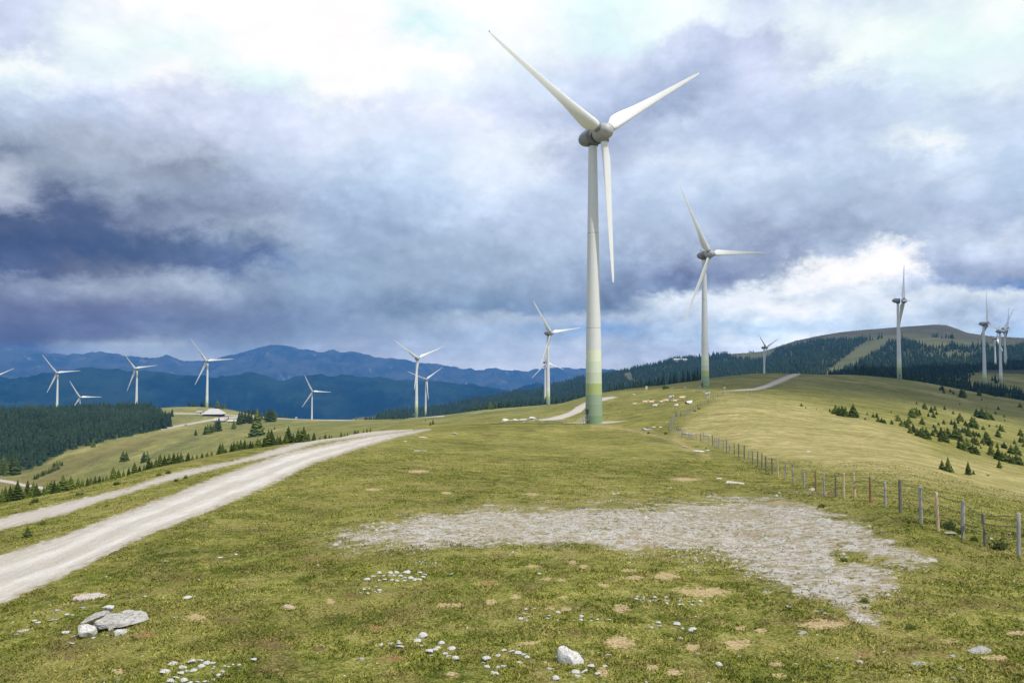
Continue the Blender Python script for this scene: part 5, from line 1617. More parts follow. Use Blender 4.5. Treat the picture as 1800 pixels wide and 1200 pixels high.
SINGLE = [(743, 1119, 18, 'largest pale stone at the top of the scattered group', 0, 1.2), (794, 1139, 16, 'angular grey-white stone at the right of the scattered group', 0, 1.4), (636, 1158, 14, 'flat grey stone left of the rusty earth patch', 1, 0.7), (446, 1160, 13, 'single white stone right of the stone chain', 0, 1.0),
          (793, 1009, 8, 'single grey-white stone right of the dense stone writing', 0, 1.4), (290, 1181, 18, 'long white stone left of the big stone loop', 0, 0.8), (212, 1113, 27, 'round pale rock right of the stone slab pile', 0, 1.3), (193, 1108, 13, 'small grey rock tucked under the big slab', 1, 1.3), (165, 1120, 9, 'small white rock in front of the slab pile', 0, 1.0), (117, 1111, 18, 'white rock left of the slab pile', 0, 0.9), (188, 1116, 5, 'tiny white pebble in front of the slab pile', 0, 1.0), (126, 1130, 13, 'flat pale rock at the lower left tip of the slab pile', 0, 0.7), (129, 1119, 9, 'thin rock leaning beside the left rock of the pile', 1, 1.0),
          (144, 1067, 14, 'flat pale stone below the pinkish outcrop', 1, 0.6), (100, 1073, 15, 'flat grey stone left below the pinkish outcrop', 1, 0.6), (92, 1089, 21, 'low grey outcrop left of the slab pile', 1, 0.45), (61, 1090, 12, 'left one of two small pale stones at the left edge', 0, 0.7), (67, 1094, 10, 'right one of two small pale stones at the left edge', 0, 0.7), (42, 1107, 24, 'pointed grey-brown rock at the left edge', 3, 0.8), (29, 1115, 9, 'small grey stone in front of the pointed rock', 1, 0.8),
          (128, 1080, 11, 'thin pale stone behind the slab pile', 0, 0.5), (118, 1079, 9, 'small stone left of the thin pale stone behind the slab pile', 0, 0.5), (331, 1049, 17, 'bright tilted stone at the right end of the small gravel spot', 0, 0.9), (309, 1084, 9, 'small white stone left of the tan clod', 0, 0.9), (254, 1048, 8, 'small pale stone left of the small gravel spot', 0, 0.8), (150, 1000, 5, 'tiny white stone at the edge of the road', 0, 1.0), (187, 1013, 5, 'tiny white stone just below the road edge', 0, 1.0), (387, 979, 12, 'flat white stone alone on the turf right of the road', 0, 0.6), (415, 974, 7, 'small white stone right of the flat one near the road', 0, 0.7), (291, 986, 13, 'dark mottled stone on the turf below the road', 1, 0.8), (210, 1194, 11, 'grey stone at the bottom edge below the slab pile', 1, 0.9),
          (508, 1066, 19, 'pointed tan clod on the turf left of the centre', 2, 1.4), (937, 1069, 10, 'thin pale stone above the little ring', 0, 0.5), (948, 1008, 8, 'small bright white stone between tan spots', 0, 0.8), (967, 1175, 15, 'white stone left of the group at the boulder foot', 0, 0.7), (977, 1194, 15, 'round white stone at the bottom edge below the boulder', 0, 1.3), (1006, 1200, 11, 'stone cut by the bottom edge below the boulder', 1, 1.0), (1064, 1170, 13, 'pale stone right of the boulder beside a tan patch', 0, 1.0), (1051, 1184, 12, 'white stone below the tan patch right of the boulder', 0, 0.9), (1068, 1151, 11, 'small white stone upper right of the boulder', 0, 0.9), (1083, 1171, 9, 'small tan-grey stone right of the tan patch', 3, 0.8), (1227, 1148, 9, 'small bluish stone below the stone groups', 1, 0.8), (1264, 1170, 14, 'bright two-pointed white stone in the lower middle', 0, 1.3), (1299, 1153, 9, 'small grey stone right of the two-pointed one', 1, 0.8), (1138, 1198, 12, 'white stone at the bottom edge right of the boulder', 0, 0.8),
          (1399, 1167, 7, 'tiny white stone in the lower right turf', 0, 0.9), (1455, 1170, 10, 'white stone left of the gravel tail end', 0, 0.7), (1511, 1163, 12, 'round white stone beside the gravel tail end', 0, 0.8), (1410, 1112, 22, 'flat blue-grey stone under the bare earth patch', 1, 0.5), (1385, 1065, 16, 'flat grey stone left of the gravel tail', 1, 0.35), (1437, 1073, 14, 'upper one of two flat grey stones in the gravel tail', 1, 0.35), (1453, 1077, 17, 'lower one of two flat grey stones in the gravel tail', 1, 0.35), (1396, 1026, 8, 'bright stone at the left border of the gravel', 0, 1.0), (1553, 1145, 9, 'small white stone right of the gravel tail', 0, 0.8),
          (1722, 1143, 44, 'broad flat grey rock slab in the lower right', 1, 0.22), (1612, 1166, 34, 'long flat grey slab left of the broad one', 1, 0.22), (1672, 1152, 18, 'narrow pale slab between the two flat slabs', 1, 0.3), (1688, 1174, 17, 'small pale slab below the narrow one', 1, 0.3), (1678, 1192, 12, 'grey stone near the bottom right edge', 1, 0.7),
          (736, 792, 30, 'flat pale stone slab on the turf right of the road bend', 3, 0.25), (797, 762, 13, 'white rock on the far turf above the flat slab', 0, 0.6), (745, 768, 18, 'small flat rock above the flat slab', 3, 0.3), (712, 775, 8, 'tiny pale stone by the road bend', 0, 0.6),
          (1135, 755, 26, 'low grey rock between two small bushes behind the turbine', 1, 0.3), (1150, 750, 8, 'left small white rock near the fence corner', 0, 0.5), (1162, 750, 9, 'right small white rock near the fence corner', 0, 0.5), (1173, 741, 6, 'tiny white rock above the fence corner', 0, 0.5), (1203, 785, 14, 'white outcrop where the footpath meets the fence', 0, 0.4), (1229, 793, 20, 'long white slab on the footpath near the fence', 0, 0.3), (1243, 791, 12, 'white rock under the small bush near the fence', 0, 0.5), (1264, 841, 12, 'pale flat rock in the turf right of the centre', 0, 0.4), (1290, 848, 40, 'long low pale rock strip in the turf above the gravel', 3, 0.12), (1422, 793, 10, 'single white rock on the sunlit slope', 0, 0.5), (1210, 762, 24, 'flat pale rock outcrop behind the fence', 1, 0.3), (1245, 765, 18, 'second flat rock outcrop behind the fence', 1, 0.3),
          (1671, 938, 22, 'grey branch-like rock by the dark bush at the fence', 1, 0.5), (1402, 839, 5, 'tiny white rock behind the fence', 0, 0.8), (1401, 864, 4, 'tiny white stone in front of the fence', 0, 0.8),
          (1182, 681, 9, 'pale rock left on the stony crest behind the cows', 1, 0.6), (1205, 681, 10, 'white rock on the stony crest behind the cows', 0, 0.6), (1222, 686, 12, 'low pale rock right on the stony crest', 3, 0.4), (1238, 688, 8, 'low rock at the foot of the second turbine', 1, 0.5), (1113, 693, 8, 'white rock beside the far track above the cows', 0, 0.4), (1053, 703, 5, 'tiny pale rock on the far turf', 0, 0.4)]
for (u, v, w_, lab, k, fl) in SINGLE:
    stone(u, v, w_, lab, None, k, flat=fl)
# heap of rocks on the crest left of the big turbine
for i, (u, v, w_, fl) in enumerate([(888, 740, 15, 0.8), (899, 739, 14, 0.7), (908, 738, 16, 0.6), (918, 738, 18, 0.5), (922, 742, 13, 0.4), (930, 737, 17, 0.5), (936, 735, 14, 0.8), (943, 738, 12, 0.5), (934, 732.5, 9, 0.6)]):
    stone(u, v, w_, 'rock of the low stone heap on the crest left of the big turbine', 'low stone heap on the crest', [0, 1][i % 2], 'rock', fl)

# the slab pile at lower left and the big boulder
def outline_rock(seed, mat, outline, thick, name='rock', rough=0.05, facets=7):
    """outline: (angle in degrees, radius) seen from above; flat broken slab with layered edges"""
    rg_2 = np.random.default_rng(seed)
    v, f = ICO4
    v = v.copy()
    th_2 = np.degrees(np.arctan2(v[:, 1], v[:, 0])) % 360
    A_ = np.array(sorted(outline))
    ex = np.concatenate([A_, [[A_[0, 0] + 360, A_[0, 1]]]])
    rad_ = np.interp(th_2 if A_[0, 0] == 0 else (th_2 - A_[0, 0]) % 360 + A_[0, 0], ex[:, 0], ex[:, 1])
    hr_ = np.hypot(v[:, 0], v[:, 1]) + 1e-6
    k_ = np.minimum(hr_ * 1.25, 1.0)
    nx_, ny_ = v[:, 0] / hr_ * rad_ * k_, v[:, 1] / hr_ * rad_ * k_
    zz = np.sign(v[:, 2]) * np.abs(v[:, 2]) ** 0.45 * thick
    zz = zz + thick * 0.5 * np.round(2.2 * fbm(nx_ * 2.1, ny_ * 2.1, seed, 3)) * 0.5 * (v[:, 2] > 0)
    v = np.stack([nx_, ny_, zz], -1)
    for i in range(facets):
        a_ = rg_2.uniform(0, 6.28)
        n_ = np.array([math.cos(a_), math.sin(a_), rg_2.uniform(0.2, 1.2)])
        n_ /= np.linalg.norm(n_)
        d_ = (v @ n_).max() * rg_2.uniform(0.78, 0.92)
        s_2 = v @ n_ - d_
        v = v - np.where(s_2 > 0, s_2, 0)[:, None] * n_ * 0.95
    v = v + fbm(v[:, 0] * 7, v[:, 1] * 7 + v[:, 2] * 9, seed, 3)[:, None] * rough * np.array([1, 1, 0.5])
    v[:, 2] += thick
    me = mesh_np(name, v, f, [mat], True)
    me.set_sharp_from_angle(angle=R(28))
    return me


def big_rock(u, v, wpx, dims, seed, k, label, rz=0, cat='rock', lift=0.0, tilt=(0, 0), block=6, outline=None, pts_=None):
    x, y, z, r_ = hit(u, v, 8, 60)
    s_ = px_size(y, wpx) * 0.5
    o = link('rock', outline_rock(seed, sm[k], outline, dims[2]) if outline else hull_rock(pts_, sm[k], 'rock', 0.03, 5, seed) if pts_ else random_rock(seed, sm[k], dims, 16, 'rock', 5))
    o.location = (x, y, z - 0.12 * s_ * dims[2] + lift)
    o.scale = (s_, s_, s_)
    o.rotation_euler = (tilt[0], tilt[1], rz)
    return tag(o, label, cat)


big_rock(1003, 1163, 49, (1.0, 0.62, 0.1), 5, 0, 'big white angular boulder standing in the turf at the bottom', 0, pts_=[(-0.92, 0.55, -0.2), (-0.98, 0.45, 0.62), (-0.88, 0.25, 0.92), (-0.50, 0.60, 1.02), (-0.42, 0.75, -0.2), (0.98, -0.25, -0.2), (0.95, -0.20, 0.22), (0.62, 0.25, 0.55), (0.70, 0.35, -0.2), (0.30, -0.72, 0.18), (0.25, -0.78, -0.2), (-0.10, -0.55, 0.52), (0.30, -0.20, 0.66), (-0.80, -0.10, -0.2), (-0.88, 0.0, 0.35)])
big_rock(208, 1098, 100, (1.0, 0.62, 0.085), 9, 1, 'large flat stone slab of the pile at the lower left', R(4), lift=0.10, tilt=(0.16, -0.04), outline=[(0, 1.08), (12, 0.92), (40, 0.62), (75, 0.50), (110, 0.50), (150, 0.60), (175, 0.72), (200, 0.78), (235, 0.62), (270, 0.50), (310, 0.58), (340, 0.80)])
big_rock(168, 1096, 50, (1.0, 0.30, 0.24), 12, 1, 'long curved pale rock on the left side of the slab pile', R(24), lift=0.13, tilt=(0.2, -0.25))
big_rock(191, 1089, 24, (1.0, 0.7, 0.4), 14, 0, 'small pale rock lying on top of the big slab', R(10), lift=0.24)
big_rock(152, 1116, 42, (1.0, 0.62, 0.52), 17, 0, 'rough whitish rock sloping down in front of the slab pile', R(40), lift=0.02, tilt=(0.2, 0.35))
big_rock(155, 1050, 62, (1.0, 0.75, 0.06), 22, 3, 'flat pinkish outcrop in the turf between road and slab pile', R(12), outline=[(0, 0.95), (30, 0.6), (60, 0.75), (90, 0.45), (130, 0.75), (165, 0.9), (190, 1.0), (220, 0.6), (250, 0.7), (290, 0.45), (330, 0.8)])

# loose pebbles and turf blades: nobody could count them
def in_world(u0, u1, r0, r1, n, rg):
    th = rg.uniform(float(theta_of(u0)), float(theta_of(u1)), n)
    lr = rg.uniform(math.log(r0), math.log(r1), n)
    r_ = np.exp(lr)
    return np.sin(th) * r_, np.cos(th) * r_


rg = np.random.default_rng(77)
x, y = in_world(520, 1680, 16, 48, 60000, rg)
z = H(x, y)
u, v = project(x, y, z)
sd = poly_sd(u, v, GRAVEL) + 30 * fbm(x * 0.8, y * 0.8, 90, 4)
sd = sd - 6 + 60 * fbm(x * 0.35, y * 0.35, 92, 5, 0.6)
keep = (sd > 0) & (rg.random(len(x)) < 0.42)
x, y, z = x[keep], y[keep], z[keep]
b0 = np.array([(1, 0, 0), (0.3, 0.9, 0), (-0.8, 0.5, 0), (-0.7, -0.6, 0), (0.4, -0.9, 0), (0.1, 0.05, 0.75)], float)
bf0 = np.array([(0, 1, 5), (1, 2, 5), (2, 3, 5), (3, 4, 5), (4, 0, 5)])
n = len(x)
s_ = rg.lognormal(math.log(0.012), 0.65, n) * (1 + np.hypot(x, y) / 60)
a = rg.uniform(0, 6.28, n)
B = b0[None] * s_[:, None, None]
B = np.stack([B[..., 0] * np.cos(a)[:, None] - B[..., 1] * np.sin(a)[:, None] + x[:, None], B[..., 0] * np.sin(a)[:, None] + B[..., 1] * np.cos(a)[:, None] + y[:, None], B[..., 2] + z[:, None] - 0.002], -1)
Fp = bf0[None] + (np.arange(n) * 6)[:, None, None]
link('gravel', mesh_np('gravel', B.reshape(-1, 3), Fp.reshape(-1, 3), [sm[1]], False), kind='stuff')

x, y = in_world(-40, 1850, 10, 90, 4600, rg)
z = H(x, y)
u, v = project(x, y, z)
cl = fbm(x * 0.5, y * 0.5, 61, 4, 0.6)
keep = (poly_sd(u, v, P1) < 0) & (cl + rg.uniform(-0.3, 0.3, len(x)) > 0.12) | (line_sd(u, v, [(240, 1070), (290, 1058), (345, 1052)], 26) > 8 * rg.uniform(-1, 1, len(x))) & (rg.random(len(x)) < 0.9)
x, y, z = x[keep], y[keep], z[keep]
n = len(x)
s_ = rg.lognormal(math.log(0.010), 0.5, n) * (1 + np.hypot(x, y) / 60)
a = rg.uniform(0, 6.28, n)
B = b0[None] * s_[:, None, None]
B = np.stack([B[..., 0] * np.cos(a)[:, None] - B[..., 1] * np.sin(a)[:, None] + x[:, None], B[..., 0] * np.sin(a)[:, None] + B[..., 1] * np.cos(a)[:, None] + y[:, None], B[..., 2] + z[:, None] - 0.002], -1)
Fp = bf0[None] + (np.arange(n) * 6)[:, None, None]
link('pebbles', mesh_np('pebbles', B.reshape(-1, 3), Fp.reshape(-1, 3), [sm[3]], False), kind='stuff')

tf, q, b = material('turf_blades', 0.8, 0.15)
Pq = q.pos()
nr_, dr2, a2, a3, a4 = grass_colour(q, Pq)
cc = q.mix(q.attr('dryness'), nr_, dr2)
rv_ = q.attr('tint')
cc = q.mix(1.0, cc, q.ramp(rv_, [(0.0, (0.55, 0.62, 0.5)), (0.5, (1.0, 1.08, 0.85)), (1.0, (1.65, 1.6, 1.3))]), 'MULTIPLY')
q.l.new(cc, b.inputs['Base Color'])
rg = np.random.default_rng(5)
x, y = in_world(-60, 1860, 9.5, 75, 420000, rg)
z = H(x, y)
u, v = project(x, y, z)
rd = np.maximum(poly_sd(u, v, P1), poly_sd(u, v, P2))
gd = poly_sd(u, v, GRAVEL) + 30 * fbm(x * 0.8, y * 0.8, 90, 4)
cl = fbm(x * 1.6, y * 1.6, 33, 4, 0.6)
keep = (rd < -2 + 4 * fbm(x * 2, y * 2, 9, 2)) & ((gd < 0) | (rg.random(len(x)) < 0.04)) & (cl + rg.uniform(-0.25, 0.25, len(x)) > -0.12)
bare = np.zeros(len(x), bool)
for (pu, pv, pw, ph, kind) in PATCH:
    if kind == 4:
        continue
    bare |= (np.hypot((u - pu) / (pw / 2), (v - pv) / (ph / 2)) < 0.95)
keep &= ~(bare & (rg.random(len(x)) < 0.93))
x, y, z, u, v, cl = x[keep], y[keep], z[keep], u[keep], v[keep], cl[keep]
n = len(x)
r_ = np.hypot(x, y)
a = rg.uniform(0, 6.28, n)
hgt = rg.uniform(0.018, 0.05, n) * (1 + 0.9 * np.clip(cl, 0, 1))
wid = (0.006 + 0.0006 * r_) * rg.uniform(0.7, 1.3, n)
ln = rg.uniform(0.5, 2.0, n) * hgt
la = rg.uniform(0, 6.28, n)
ca, sa = np.cos(a) * wid, np.sin(a) * wid
V = np.stack([np.stack([x - ca, y - sa, z - 0.01], -1), np.stack([x + ca, y + sa, z - 0.01], -1), np.stack([x + np.cos(la) * ln, y + np.sin(la) * ln, z + hgt], -1)], 1)
dr_ = np.zeros(n)
link('grass', mesh_np('grass', V.reshape(-1, 3), (np.arange(n)[:, None] * 3 + np.arange(3)[None]), [tf], False,
                      {'tint': np.repeat(rg.random(n), 3), 'dryness': np.repeat(ss(poly_sd(u, v, FIELD), -22, 12), 3)}), kind='stuff')

# ------------------------------------------------------------------ bushes
def bush_mesh(seed, leaf, n=260, dead=False):
    rn_ = random.Random(seed)
    m = MB()
    for i in range(n):
        t_, p_ = rn_.uniform(0, 6.28), math.acos(rn_.uniform(0.0, 1))
        q = rn_.uniform(0.45, 1.0) * (1 + 0.25 * math.sin(3 * t_ + seed))
        c_ = Vector((math.cos(t_) * math.sin(p_) * q, math.sin(t_) * math.sin(p_) * q * 0.8, math.cos(p_) * q * 0.75))
        d = Vector((rn_.uniform(-1, 1), rn_.uniform(-1, 1), rn_.uniform(-0.2, 1))).normalized()
        e = d.cross(Vector((rn_.uniform(-1, 1), rn_.uniform(-1, 1), rn_.uniform(-1, 1)))).normalized()
        s__ = rn_.uniform(0.10, 0.2)
        m.add([c_ - e * s__ * 0.4, c_ + e * s__ * 0.4, c_ + d * s__ * 1.5], [(0, 1, 2)])
    return m.mesh('foliage', leaf, False)


def twig_mesh(seed):
    rn_ = random.Random(seed)
    m = MB()
    for i in range(9):
        t_ = rn_.uniform(0, 6.28)
        e = Vector((math.cos(t_) * 0.8, math.sin(t_) * 0.7, rn_.uniform(0.2, 0.7)))
        m.tube([(0, 0, -0.05), e * 0.5 + Vector((0, 0, 0.1)), e], [0.035, 0.022, 0.01], 4)
    return m.mesh('stem', bk, False)


BD = [bush_mesh(1, fo), bush_mesh(2, fo)]
BG = [bush_mesh(3, lf), bush_mesh(4, lf)]
TW = twig_mesh(5)
for i, (u, v, w_, hp, kk, lab) in enumerate([
        (1667, 930, 34, 16, 0, 'low dark bush with dead twigs between two posts of the near fence'), (1686, 938, 16, 12, 0, 'brownish dead bush against a grey post of the near fence'), (1712, 950, 15, 10, 0, 'small dark bush between the right fence posts'), (1757, 965, 36, 18, 0, 'dark bush at the fence near the right edge'),
        (1193, 756, 8, 3, 0, 'lower dark cushion bush right of the fence corner'), (1190, 752, 6, 2.5, 0, 'upper dark cushion bush right of the fence corner'), (1138, 754, 6, 4, 1, 'upper green cushion bush behind the big turbine'), (1140, 762, 7, 4, 1, 'lower green cushion bush behind the big turbine'), (1170, 763, 8, 4.5, 1, 'green cushion bush before the fence corner'),
        (1221, 723, 5, 3, 0, 'dark cushion bush left of the climbing fence'), (1229, 719, 6, 3.5, 0, 'dark cushion bush on the climbing fence'), (1241, 789, 4, 3, 1, 'tiny bush on the white rock near the fence'), (1167, 684, 8, 8, 0, 'dark bush on the crest above the cows'), (1172, 683, 10, 5, 0, 'low dark bush right beside the crest bush above the cows'),
        (75, 921, 16, 8, 1, 'yellow-green low shrub between the two tracks at the left'), (279, 836, 11, 6, 1, 'bright green shrub at the near end of the tree row'), (296, 832, 12, 6, 1, 'bright green shrub beside the side track'), (310, 846, 10, 6, 1, 'light green shrub on the strip between road and side track'), (326, 841, 9, 7, 1, 'bushy green shrub above the road on the grass strip'), (62, 883, 16, 9, 1, 'bright green shrub at the foot of the left tree row'), (140, 870, 18, 6, 1, 'yellow-green shrub under the left tree row'),
        (205, 852, 16, 7, 1, 'yellow-green shrub in the middle of the tree row'), (187, 890, 7, 4, 0, 'tiny dark bush on the strip between the tracks'), (53, 887, 7, 4, 0, 'tiny dark bush at the lawn edge behind the side track'), (1546, 834, 4, 1.5, 0, 'tiny dark cushion below the lone thin spruce'), (1736, 836, 7, 2.5, 0, 'flat dark cushion bush on the sunlit slope at right'), (1445, 891, 18, 7, 1, 'rounded grassy hummock at the upper right border of the gravel'), (1485, 986, 18, 7, 1, 'grassy hummock on the green tongue inside the gravel'), (1520, 1058, 20, 10, 1, 'dark green weed tuft at the right border of the gravel'), (1600, 1104, 26, 10, 1, 'low green weed cushion beside the gravel tail')]):
    x, y, z, r_ = hit(u, v, 12, 600)
    s_ = px_size(y, w_) / 2
    o = empty('bush', (x, y, z - 0.02), lab, 'bush', None, random.uniform(0, 6))
    link('foliage', (BD, BG)[kk][i % 2], o)
    link('stem', TW, o)
    o.scale = (s_, s_, px_size(y, hp) * 1.25)
# small spruces between the tracks
for (u, v, hp, lab) in ((48, 944, 18, 'small dark spruce sapling on the grass strip between the tracks at left'), (1640, 0, 0, '')):
    if hp:
        x, y, z, r_ = hit(u, v, 12, 300)
        spruce(x, y, z, px_size(y, hp) * 1.1, lab, None, 5, 1.25)

# ------------------------------------------------------------------ cattle
cm = []
for nm2, c0, c1, spot in (('cream_hide', (0.60, 0.42, 0.27), (0.78, 0.62, 0.46), None), ('white_hide', (0.70, 0.68, 0.64), (0.82, 0.80, 0.77), None), ('black_white_hide', (0.78, 0.77, 0.74), (0.82, 0.81, 0.79), (0.03, 0.025, 0.025))):
    m_, q, b = material(nm2, 0.8, 0.2)
    cc = q.ramp(q.noise(q.obj(), 1.6, 3, 0.6), [(0.35, c0), (0.65, c1)])
    if spot:
        cc = q.mix(q.rng(q.noise(q.obj(), 1.5, 1, 0.5), 0.52, 0.54), cc, spot)
    q.l.new(cc, b.inputs['Base Color'])
    cm.append(m_)


def skin_mesh(name, chain, mat, sub=1):
    """chain: list of (point, (rx, ry), parent index)"""
    me = bpy.data.meshes.new(name)
    me.from_pydata([c_[0] for c_ in chain], [(c_[2], i) for i, c_ in enumerate(chain) if c_[2] is not None], [])
    o = bpy.data.objects.new(name, me)
    col.objects.link(o)
    md = o.modifiers.new('skin', 'SKIN')
    for i, c_ in enumerate(chain):
        sv = me.skin_vertices[0].data[i]
        sv.radius = c_[1]
        sv.use_root = (i == 0)
    md.use_smooth_shade = True
    s2 = o.modifiers.new('sub', 'SUBSURF')
    s2.levels = s2.render_levels = sub
    dg = bpy.context.evaluated_depsgraph_get()
    ev = bpy.data.meshes.new_from_object(o.evaluated_get(dg))
    bpy.data.objects.remove(o)
    ev.materials.clear()
    ev.materials.append(mat)
    ev.name = name
    return ev


def cow_chain(pose):
    if pose == 'stand':
        c_ = [((0, -0.55, 1.05), (0.30, 0.34), None), ((0, 0.0, 1.02), (0.36, 0.38), 0), ((0, 0.60, 1.08), (0.30, 0.30), 1), ((0, 0.80, 1.10), (0.16, 0.2), 2),
              ((0, -0.85, 1.22), (0.18, 0.22), 0), ((0, -1.15, 1.38), (0.14, 0.15), 4), ((0, -1.38, 1.28), (0.10, 0.11), 5), ((0, -1.52, 1.18), (0.07, 0.07), 6)]
        for sx in (-1, 1):
            n0 = len(c_)
            c_ += [((sx * 0.2, -0.60, 0.78), (0.12, 0.14), 0), ((sx * 0.2, -0.58, 0.42), (0.065, 0.07), n0), ((sx * 0.2, -0.62, 0.10), (0.05, 0.055), n0 + 1), ((sx * 0.2, -0.64, 0.02), (0.06, 0.07), n0 + 2)]
            n1 = len(c_)
            c_ += [((sx * 0.2, 0.58, 0.78), (0.14, 0.18), 2), ((sx * 0.2, 0.70, 0.48), (0.075, 0.08), n1), ((sx * 0.2, 0.62, 0.12), (0.05, 0.055), n1 + 1), ((sx * 0.2, 0.60, 0.02), (0.06, 0.07), n1 + 2)]
            c_ += [((sx * 0.22, -1.10, 1.42), (0.03, 0.05), 5)]
        n2 = len(c_)
        c_ += [((0, 0.90, 0.95), (0.03, 0.03), 3), ((0, 0.92, 0.5), (0.025, 0.025), n2)]
    else:
        c_ = [((0, -0.55, 0.42), (0.32, 0.34), None), ((0, 0.0, 0.40), (0.40, 0.38), 0), ((0, 0.60, 0.38), (0.34, 0.33), 1), ((0, 0.82, 0.34), (0.18, 0.2), 2),
              ((0, -0.85, 0.62), (0.17, 0.2), 0), ((0.05, -1.10, 0.86), (0.13, 0.14), 4), ((0.12, -1.32, 0.80), (0.09, 0.10), 5), ((0.16, -1.45, 0.72), (0.065, 0.065), 6)]
        for sx in (-1, 1):
            n0 = len(c_)
            c_ += [((sx * 0.30, -0.62, 0.20), (0.10, 0.12), 0), ((sx * 0.34, -0.92, 0.10), (0.07, 0.07), n0), ((sx * 0.30, -0.60, 0.07), (0.05, 0.05), n0 + 1)]
            n1 = len(c_)
            c_ += [((sx * 0.38, 0.45, 0.22), (0.14, 0.16), 2), ((sx * 0.48, 0.10, 0.10), (0.07, 0.07), n1), ((sx * 0.46, 0.42, 0.06), (0.05, 0.05), n1 + 1)]
            c_ += [((sx * 0.2, -1.06, 0.92), (0.03, 0.05), 5)]
    return c_


COW = {}
for p_ in ('stand', 'lie'):
    for k in range(3):
        COW[(p_, k)] = skin_mesh('cow_body', cow_chain(p_), cm[k])
CATTLE = [(1114.5, 711, 7, 'lie', 0, 80, 'pale cow lying alone at the far left of the herd'), (1133, 708, 11, 'lie', 0, 80, 'tan cow lying left in the close pair of resting cows'), (1144, 708, 11, 'lie', 0, 95, 'tan cow lying right in the close pair of resting cows'), (1151, 714, 9, 'lie', 1, 60, 'white cow lying in front below the resting pair'), (1162, 707, 7, 'lie', 0, 100, 'small cream cow lying left of the middle group'), (1170, 706, 12, 'lie', 0, 75, 'cream cow lying in the middle group'), (1186, 706, 9, 'lie', 0, 70, 'cream cow lying right beside the standing pale one'), (1188.5, 714, 8, 'lie', 2, 50, 'black and white cow lying lowest in the herd'), (1210, 710, 15, 'lie', 2, 115, 'large white cow with dark marks lying right of the herd'),
          (1179.5, 705, 9, 'stand', 1, 15, 'pale cow standing and facing the viewer in the middle group'), (1198.5, 704, 11, 'stand', 0, 90, 'cream cow standing sideways behind the herd'), (1243, 699.5, 7, 'stand', 1, 10, 'white cow standing apart beside the climbing fence')]
for (u, v, w_, p_, k, rz, lab) in CATTLE:
    x, y, z, r_ = hit(u, v, 150, 500)
    o = link('cow', COW[(p_, k)])
    L_ = 2.35 * max(abs(math.sin(R(rz))), 0.42)
    s_ = min(max(px_size(y, w_ * 1.2) / L_, 0.7), 1.2)
    o.location = (x, y, z)
    o.scale = (s_, s_, s_)
    o.rotation_euler = (0, 0, R(rz))
    tag(o, lab, 'cow', 'cattle on the pasture behind the big turbine')

# ------------------------------------------------------------------ huts
rfm, q, b = material('shingle_roof', 0.8, 0.2)
br = q.noise(q.mapping(q.obj(), scale=(1, 1, 5)), 1.2, 4, 0.6)
q.l.new(q.ramp(br, [(0.3, (0.36, 0.355, 0.35)), (0.7, (0.56, 0.555, 0.55))]), b.inputs['Base Color'])
wlm, q, b = material('timber_wall', 0.85, 0.1)
q.l.new(q.ramp(q.noise(q.mapping(q.obj(), scale=(1, 1, 8)), 1.2, 4, 0.6), [(0.3, (0.05, 0.035, 0.025)), (0.7, (0.12, 0.085, 0.06))]), b.inputs['Base Color'])
whm, q, b = material('plaster_wall', 0.85, 0.1)
q.l.new(q.ramp(q.noise(q.obj(), 1.2, 4, 0.6), [(0.3, (0.50, 0.48, 0.44)), (0.7, (0.66, 0.64, 0.60))]), b.inputs['Base Color'])
glm, q, b = material('window_glass', 0.15, 0.5)
b.inputs['Base Color'].default_value = (0.03, 0.035, 0.04, 1)


def hut(u, v, wpx, name, label, depth=0.6, wallh=0.12, roofh=0.33, ridge=0.45, rz=0.0, wall=None, chimney=False, rmin=300, rmax=1400):
    x, y, z, r_ = hit(u, v, rmin, rmax)
    W = px_size(y, wpx)
    D, hw, hr = W * depth, W * wallh, W * roofh
    o = empty(name, (x, y, z - 0.2), label, 'building' if W > 15 else 'hut', None, rz)
    m = MB()
    m.box((0, 0, hw / 2 - 0.4), (W * 0.86, D * 0.86, hw + 0.8))
    wl = link('wall', m.mesh('wall', wall or wlm, False), o)
    m = MB()
    e, t_ = 0.5, 0.12
    R0 = [(-W / 2, -D / 2, hw), (W / 2, -D / 2, hw), (W / 2, D / 2, hw), (-W / 2, D / 2, hw)]
    R1 = [(-W * ridge / 2, 0, hw + hr), (W * ridge / 2, 0, hw + hr)]
    m.add(R0 + R1 + [(a_, b__, c_ - t_ * 2) for a_, b__, c_ in R0], [(0, 1, 5, 4), (1, 2, 5), (2, 3, 4, 5), (3, 0, 4), (6, 7, 1, 0), (7, 8, 2, 1), (8, 9, 3, 2), (9, 6, 0, 3), (9, 8, 7, 6)])
    rf__ = link('roof', m.mesh('roof', rfm, False), o)
    if chimney:
        m = MB()
        m.box((W * 0.12, 0, hw + hr), (W * 0.04, W * 0.04, W * 0.08))
        link('chimney', m.mesh('chimney', whm, False), rf__)
    m = MB()
    for k in range(3):
        m2 = MB()
        ww = W * 0.06
        m2.box((W * (-0.25 + 0.25 * k), -D * 0.43 - 0.02, hw * 0.55), (ww, 0.08, min(hw * 0.45, 1.2)))
        link('window', m2.mesh('window', glm, False), o)
    m = MB()
    m.box((W * 0.36, -D * 0.43 - 0.03, min(hw * 0.42, 1.0)), (1.0, 0.1, min(hw * 0.8, 2.0)))
    link('door', m.mesh('door', dk_, False), o)
    return o


